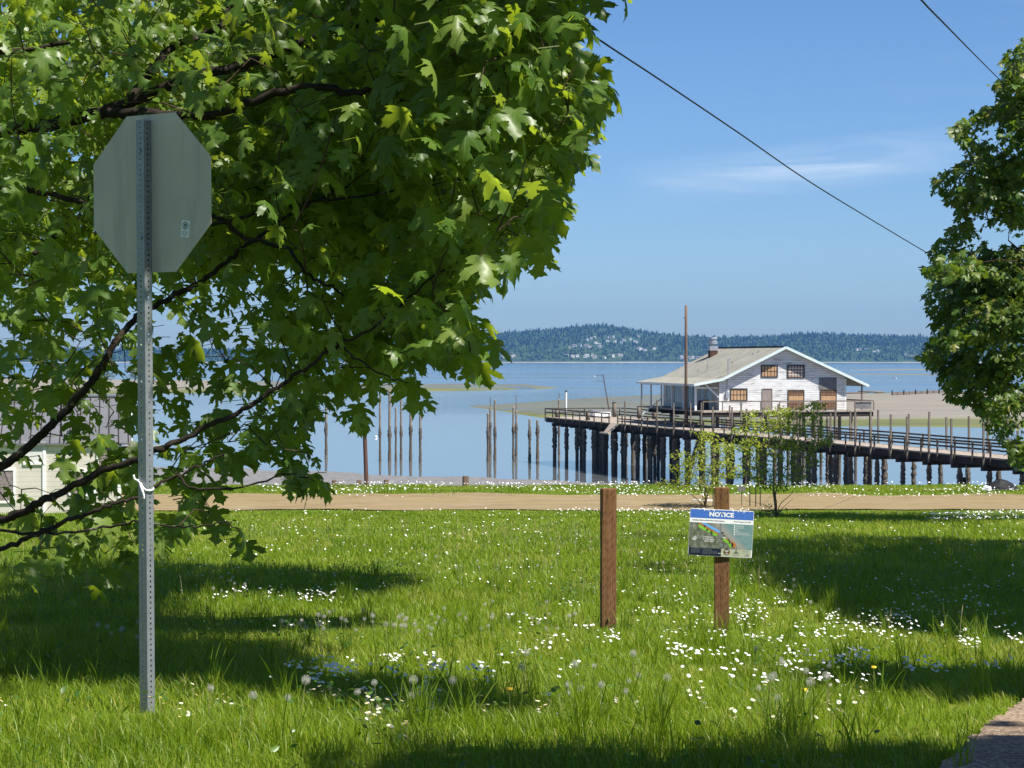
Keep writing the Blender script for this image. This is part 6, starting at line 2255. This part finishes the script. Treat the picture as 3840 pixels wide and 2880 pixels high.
def weeds():
    """broad low leaves: clover, dock and dandelion rosettes"""
    n = 2600
    y = np.sqrt(rg.uniform(6.6 ** 2, 30 ** 2, n)); x = rg.uniform(-1, 1, n) * (y * .25 + .8)
    k = (vnoise(x * 1.3, y * .9, 33) > .5) & ~on_drive(x, y); x, y = x[k], y[k]
    for px, py in ((2200, 2230), (2130, 2260), (1400, 2150), (1450, 2150), (1000, 2280)):
        q = gpt(px, py); x = np.append(x, q.x + rg.normal(0, .22, 40)); y = np.append(y, q.y + rg.normal(0, .3, 40))
    C = np.stack([x, y, ground(x, y) + rg.uniform(.03, .16, len(x))], 1)
    pos, d, up, L, st = cluster_leaves(C, 4, (.018, .05), rg, .03, None, -.5, .3)
    o = leaves('low_weeds', T_OV, pos, d, up, L, rg.uniform(0, 1, len(pos)), M['weed'], None, rg)
    kind(o, 'stuff')


weeds()


# ------------------------------------------------------------------ daisies
def daisy_mesh(k):
    rr = random.Random(k)
    mb = MB()
    h = (.09, .12, .15)[k]
    mb.tube([(0, 0, -.02), (.006, .004, h * .5), (0, 0, h)], .0012, 4, 0)
    n = 15
    tilt = Matrix.Rotation(rr.uniform(.1, .5), 3, 'X')
    c = Vector((0, 0, h))
    for i in range(n):
        a = 2 * math.pi * i / n; w = .21
        p = [(.003, -.5, 0), (.0115, -w, .001), (.0135, 0, rr.uniform(-.001, .002)), (.0115, w, .001), (.003, .5, 0)]
        mb.face([c + tilt @ Vector((r * math.cos(a + b * (.0135 / r) * .35), r * math.sin(a + b * (.0135 / r) * .35), z)) for r, b, z in p], 1)
    mb.tube([c + tilt @ Vector((0, 0, z)) for z in (-.0005, .0015, .0032)], [.0052, .0048, .002], 8, 2)
    me = bpy.data.meshes.new('daisy'); me.from_pydata(mb.v, [], mb.f)
    for m in ('dstem', 'petal', 'yolk'):
        me.materials.append(M[m])
    me.polygons.foreach_set('material_index', mb.mi); me.update()
    return me


DM = [daisy_mesh(k) for k in range(3)]
dz = [  # polygon in the fitted view, number, where
    (fv([(430, 1292), (600, 1290), (745, 1296), (745, 1322), (600, 1322), (450, 1312)]), 90, 'in the sunlit strip between the two left shadows'),
    (fv([(560, 1355), (700, 1345), (735, 1352), (700, 1375), (590, 1385)]), 40, 'in the small lit gap beside the lower left shadow'),
    (fv([(590, 1475), (700, 1462), (800, 1480), (960, 1530), (940, 1575), (800, 1568), (680, 1520), (560, 1505)]), 210, 'in the dense patch right of the stop sign post'),
    (fv([(720, 1450), (900, 1465), (1070, 1490), (1060, 1520), (960, 1510), (800, 1478)]), 90, 'in the loose band beyond the dense daisy patch'),
    (fv([(790, 1560), (1000, 1570), (1010, 1600), (830, 1640), (780, 1620)]), 50, 'by the front shadow edge below the dense patch'),
    (fv([(1330, 1290), (1560, 1290), (1900, 1345), (2212, 1395), (2212, 1435), (1900, 1410), (1560, 1400), (1340, 1380)]), 420, 'around the two timber posts and along the shadow edge'),
    (fv([(1080, 1330), (1330, 1330), (1330, 1430), (1080, 1430)]), 60, 'in the open grass left of the lone timber post'),
    (fv([(1330, 1400), (1900, 1410), (1850, 1480), (1400, 1480)]), 150, 'in the grass in front of the timber posts'),
    (fv([(1480, 1480), (1850, 1470), (1900, 1560), (1700, 1600), (1500, 1590)]), 130, 'in the lower right grass before the gravel drive'),
    (fv([(1850, 1440), (2200, 1450), (2200, 1510), (1900, 1490)]), 60, 'in the shaded right foreground'),
    (fv([(1750, 1290), (2212, 1290), (2212, 1380), (1900, 1340)]), 90, 'inside the wide shadow on the right'),
    (fv([(320, 1530), (560, 1500), (720, 1560), (500, 1640), (330, 1600)]), 22, 'in the grass at the foot of the stop sign'),
    (fv([(0, 1530), (60, 1530), (60, 1600), (0, 1600)]), 5, 'at the lower left corner'),
    (fv([(1050, 1430), (1450, 1430), (1500, 1600), (1050, 1600)]), 60, 'in the open middle foreground'),
]
allz = []
for poly, n, where in dz:
    # clumped: sample centres, then spread
    cs_ = sample_poly(poly, max(3, n // 5), rs_)
    while n > 0:
        cx, cy = cs_[rs_.randint(len(cs_))]
        px, py = cx + rs_.normal(0, 22), cy + rs_.normal(0, 9)
        if py > 2872:
            continue
        allz.append((gpt(px, py), where)); n -= 1
allz.sort(key=lambda q: q[0].y)
for i, (q, where) in enumerate(allz[:298]):
    o = bpy.data.objects.new('daisy', DM[i % 3]); COL.objects.link(o)
    o.location = q; o.rotation_euler = (rs_.normal(.0, .2), rs_.normal(0, .2), rs_.uniform(0, 6.28)); s = rs_.uniform(.6, .95); o.scale = (s, s, s)
    tag(o, 'small white daisy ' + where, 'daisy', 'white daisies ' + where)


def daisy_carpet():
    P_ = [q for q, w in allz[298:]]
    for poly, n in ((fv([(560, 1052), (900, 1046), (1400, 1048), (2212, 1052), (2212, 1066), (1400, 1062), (900, 1064), (560, 1066)]), 1700), (fv([(1200, 1090), (1600, 1086), (1700, 1100), (1500, 1118), (1200, 1112)]), 480), (fv([(1990, 1116), (2212, 1108), (2212, 1128), (2000, 1128)]), 350),
                    (fv([(340, 1090), (2212, 1095), (2212, 1180), (340, 1180)]), 350), (fv([(340, 1180), (2212, 1180), (2212, 1300), (340, 1300)]), 300)):
        for px, py in sample_poly(poly, n, rs_):
            if 1.0 < abs(py) < 1845:
                D = rs_.uniform(77.4, 84); x = (px - 1920) / F * D
                if vnoise(x * .5, D * .5, 44) < .42:
                    continue
                P_.append(Vector((x, D, float(ground(x, D)))))
            else:
                q_ = gpt(px, py)
                if not bool(on_road(np.array([q_.x]), np.array([q_.y]))[0]):
                    P_.append(q_)
    P_ = np.array([tuple(p) for p in P_])
    N = len(P_); k = 8
    a = np.arange(k) * 2 * np.pi / k
    r = np.interp(P_[:, 1], [8, 20, 40, 80], [.0098, .0105, .015, .027]) * rs_.uniform(.8, 1.25, N)
    h = np.interp(P_[:, 1], [8, 40, 70, 84], [.13, .15, .10, .16]) * rs_.uniform(.8, 1.2, N)
    tx_, ty_ = rs_.normal(.15, .2, N), rs_.normal(-.25, .25, N)
    ring_ = np.stack([np.cos(a)[None] * r[:, None], np.sin(a)[None] * r[:, None]], -1)
    z = ring_[..., 0] * tx_[:, None] * -1 + ring_[..., 1] * ty_[:, None] * -1
    V = np.concatenate([np.concatenate([ring_, (z + h[:, None])[..., None]], -1) + P_[:, None, :], (P_ + np.stack([0 * h, 0 * h, h + .002], 1))[:, None, :]], 1).reshape(-1, 3)
    i = np.arange(N) * (k + 1)
    T = np.stack([np.stack([i + j, i + (j + 1) % k, i + k], 1) for j in range(k)], 1).reshape(-1, 3)
    kind(np_mesh('daisy_carpet', V, tris=T, mats=[M['petal']]), 'stuff')


daisy_carpet()


# ------------------------------------------------------------------ dandelion clocks
def dandelion():
    t = thing('dandelion_clock', (0, 0, 0), 'x', 'dandelion')
    h = .24
    mb = MB(); mb.tube([(0, 0, -.03), (.008, .0, h * .5), (0, 0, h)], [.0022, .002, .0018], 5); mb.build('stem', M['dstem'], t)
    mb = MB()
    c = Vector((0, 0, h + .004)); rr = random.Random(1)
    n = 85
    for i in range(n):
        zz = 1 - 2 * (i + .5) / n; a = i * 2.39996; q = math.sqrt(1 - zz * zz)
        d = Vector((q * math.cos(a), q * math.sin(a), zz)); s = d.orthogonal().normalized(); u = d.cross(s)
        R = .0195 * rr.uniform(.93, 1.05)
        mb.face([c + d * .003 + s * .00035, c + d * .003 - s * .00035, c + d * R - s * .00025, c + d * R + s * .00025])
        for k in range(5):
            b = k * 2 * math.pi / 5 + rr.uniform(0, 1); e = (s * math.cos(b) + u * math.sin(b))
            f = d.cross(e)
            mb.face([c + d * R, c + d * (R + .0022) + e * .0042 + f * .0006, c + d * (R + .0022) + e * .0042 - f * .0006])
    mb.tube([c + Vector((0, 0, z)) for z in (-.004, 0, .004)], [.003, .0045, .003], 6)
    mb.build('seed_head', M['pappus'], t)
    return t


DAN = dandelion()
dl = [
    (fv([(600, 1375), (720, 1360), (790, 1400), (760, 1430), (600, 1430)]), 13, 'in the row left of the middle of the meadow'), (fv([(780, 1350), (960, 1350), (1000, 1400), (900, 1420), (790, 1400)]), 24, 'in the cluster in the middle of the meadow'),
    (fv([(960, 1330), (1240, 1330), (1250, 1400), (1000, 1400)]), 20, 'in the cluster left of the lone timber post'), (fv([(455, 1270), (545, 1268), (545, 1300), (460, 1305)]), 9, 'in the sunlit patch on the left shadow edge'),
    (fv([(740, 1180), (1280, 1130), (1280, 1250), (800, 1260)]), 34, 'scattered in the sunlit meadow below the dirt road'), (fv([(1330, 1110), (1480, 1110), (1480, 1250), (1340, 1250)]), 14, 'between the two timber posts'),
    (fv([(200, 1380), (330, 1390), (400, 1420), (300, 1460), (200, 1440)]), 9, 'in the shade by the stop sign post'), (fv([(1060, 1480), (1500, 1470), (1500, 1590), (1080, 1590)]), 13, 'in the open grass of the middle foreground'),
    (fv([(1590, 1470), (1800, 1440), (1800, 1600), (1600, 1610)]), 13, 'in the lower right foreground'), (fv([(1640, 1250), (2000, 1330), (1990, 1420), (1700, 1340)]), 10, 'along the edge of the wide right shadow'),
    (fv([(0, 1225), (300, 1215), (300, 1260), (0, 1260)]), 8, 'in the dark shade at the left edge'), (fv([(740, 1530), (1000, 1560), (1000, 1600), (760, 1590)]), 5, 'near the dense daisy patch'), (fv([(430, 1570), (700, 1570), (700, 1620), (430, 1620)]), 4, 'at the bottom near the stop sign foot')]
first = True
for poly, n, where in dl:
    for px, py in sample_poly(poly, n, rs_):
        q = gpt(px, min(py + 18, 2868))
        args = (q, (rs_.normal(0, .12), rs_.normal(0, .12), rs_.uniform(0, 6.28)), 'round white dandelion seed head ' + where, 'dandelion clocks ' + where, rs_.uniform(.6, .98))
        if first:
            DAN.location, DAN.rotation_euler = args[0], args[1]; DAN['label'] = args[2]; DAN['group'] = args[3]; first = False
        else:
            copy_thing(DAN, *args)
for i, (px, py, lab) in enumerate(((1911, 2714, 'single yellow dandelion flower in the middle foreground'), (3276, 2600, 'single yellow dandelion flower near the right foreground shadow'), (3015, 2718, 'single yellow dandelion flower in the lower right grass'))):
    q = gpt(px, py + 14)
    t = thing('yellow_flower', q, lab, 'flower', 'yellow dandelion flowers')
    mb = MB(); mb.tube([q, q + Vector((0, 0, .15))], .002, 5); mb.build('stem', M['dstem'], t)
    mb = MB(); mb.tube([q + Vector((0, 0, z)) for z in (.151, .156, .164)], [.005, .016, .013], 12, jit=.12); mb.build('flower_head', M['yolk'], t)

# ------------------------------------------------------------------ light, sky, air
sd_ = bpy.data.lights.new('sun', 'SUN'); sd_.energy = 3.7; sd_.angle = math.radians(.53); sd_.color = (1, .95, .87)
so = bpy.data.objects.new('sun', sd_); COL.objects.link(so)
so.rotation_euler = SUN.to_track_quat('Z', 'Y').to_euler()
so.location = (20, -20, 60)

W_ = bpy.data.worlds.new('World'); S.world = W_; W_.use_nodes = True
W_.node_tree.nodes.clear()
g = NG(W_.node_tree)
sky = W_.node_tree.nodes.new('ShaderNodeTexSky')
sky.sky_type = 'NISHITA'; sky.sun_disc = False
sky.sun_elevation = math.asin(SUN.z); sky.sun_rotation = math.atan2(SUN.x, SUN.y)
sky.altitude = 0; sky.air_density = .85; sky.dust_density = .4; sky.ozone_density = 10.0
tc = g.n('ShaderNodeTexCoord', out=None).outputs['Generated']
s = g.sep(tc)
yy = g.m('MAXIMUM', s[1], .05)
az = g.m('DIVIDE', s[0], yy); el = g.m('DIVIDE', s[2], yy)
# thin cirrus
cv = g.n('ShaderNodeCombineXYZ', {0: az, 1: el, 2: 0.0})
rotv = g.n('ShaderNodeMapping', {0: cv, 2: (0, 0, -.11), 3: (7, 62, 1)})
n1 = g.noise(rotv, 1.0, 6, .6, .5)
n2 = g.noise(g.n('ShaderNodeMapping', {0: cv, 2: (0, 0, -.11), 3: (3, 14, 1)}), 1.3, 3, .5)
l1 = g.m('SUBTRACT', el, g.m('ADD', .0935, g.m('MULTIPLY', g.m('SUBTRACT', az, .14), .11)))
m1 = g.m('MULTIPLY', g.mr(g.m('ABSOLUTE', l1), .014, .0, 0, 1), g.m('MULTIPLY', g.mr(az, .05, .13), g.mr(az, .24, .17)))
cl = g.m('MULTIPLY', m1, g.mr(n1, .38, .72, .1, 1))
cl = g.m('ADD', g.m('MULTIPLY', cl, .8), g.m('MULTIPLY', g.mr(g.m('MULTIPLY', n1, n2), .28, .5), g.m('MULTIPLY', g.mr(el, .03, .08), .07)))
hs = g.n('ShaderNodeHueSaturation', {'Saturation': 1.03, 'Value': 1.0, 'Color': sky.outputs[0]})
col = g.mix(cl, hs, (7.5, 8.0, 8.8))
bg = g.n('ShaderNodeBackground', {0: col, 1: .05})
ow = W_.node_tree.nodes.new('ShaderNodeOutputWorld'); W_.node_tree.links.new(bg, ow.inputs[0])

hz = MB(); hz.box((0, 4300, 108), (12600, 8900, 224))
hm = bpy.data.materials.new('haze'); hm.use_nodes = True; hm.node_tree.nodes.clear()
hg = NG(hm.node_tree)
pv_ = hg.n('ShaderNodeVolumePrincipled', {'Color': (.15, .37, .74, 1), 'Density': .000072, 'Anisotropy': .1})
ho = hm.node_tree.nodes.new('ShaderNodeOutputMaterial'); hm.node_tree.links.new(pv_, ho.inputs['Volume'])
hz = kind(hz.build('haze', hm), 'stuff')

# ------------------------------------------------------------------ render settings
S.view_settings.view_transform = 'Standard'; S.view_settings.look = 'None'
S.view_settings.exposure = 1.43; S.view_settings.gamma = 1.0
S.render.engine = 'CYCLES'
cy = S.cycles
cy.max_bounces = 8; cy.diffuse_bounces = 3; cy.glossy_bounces = 3; cy.transmission_bounces = 4; cy.transparent_max_bounces = 4; cy.volume_bounces = 0
cy.caustics_reflective = False; cy.caustics_refractive = False
cy.use_denoising = True
try:
    cy.denoiser = 'OPENIMAGEDENOISE'; cy.denoising_prefilter = 'ACCURATE'; cy.denoising_input_passes = 'RGB_ALBEDO_NORMAL'
except Exception:
    pass
cy.use_adaptive_sampling = True; cy.adaptive_threshold = .01
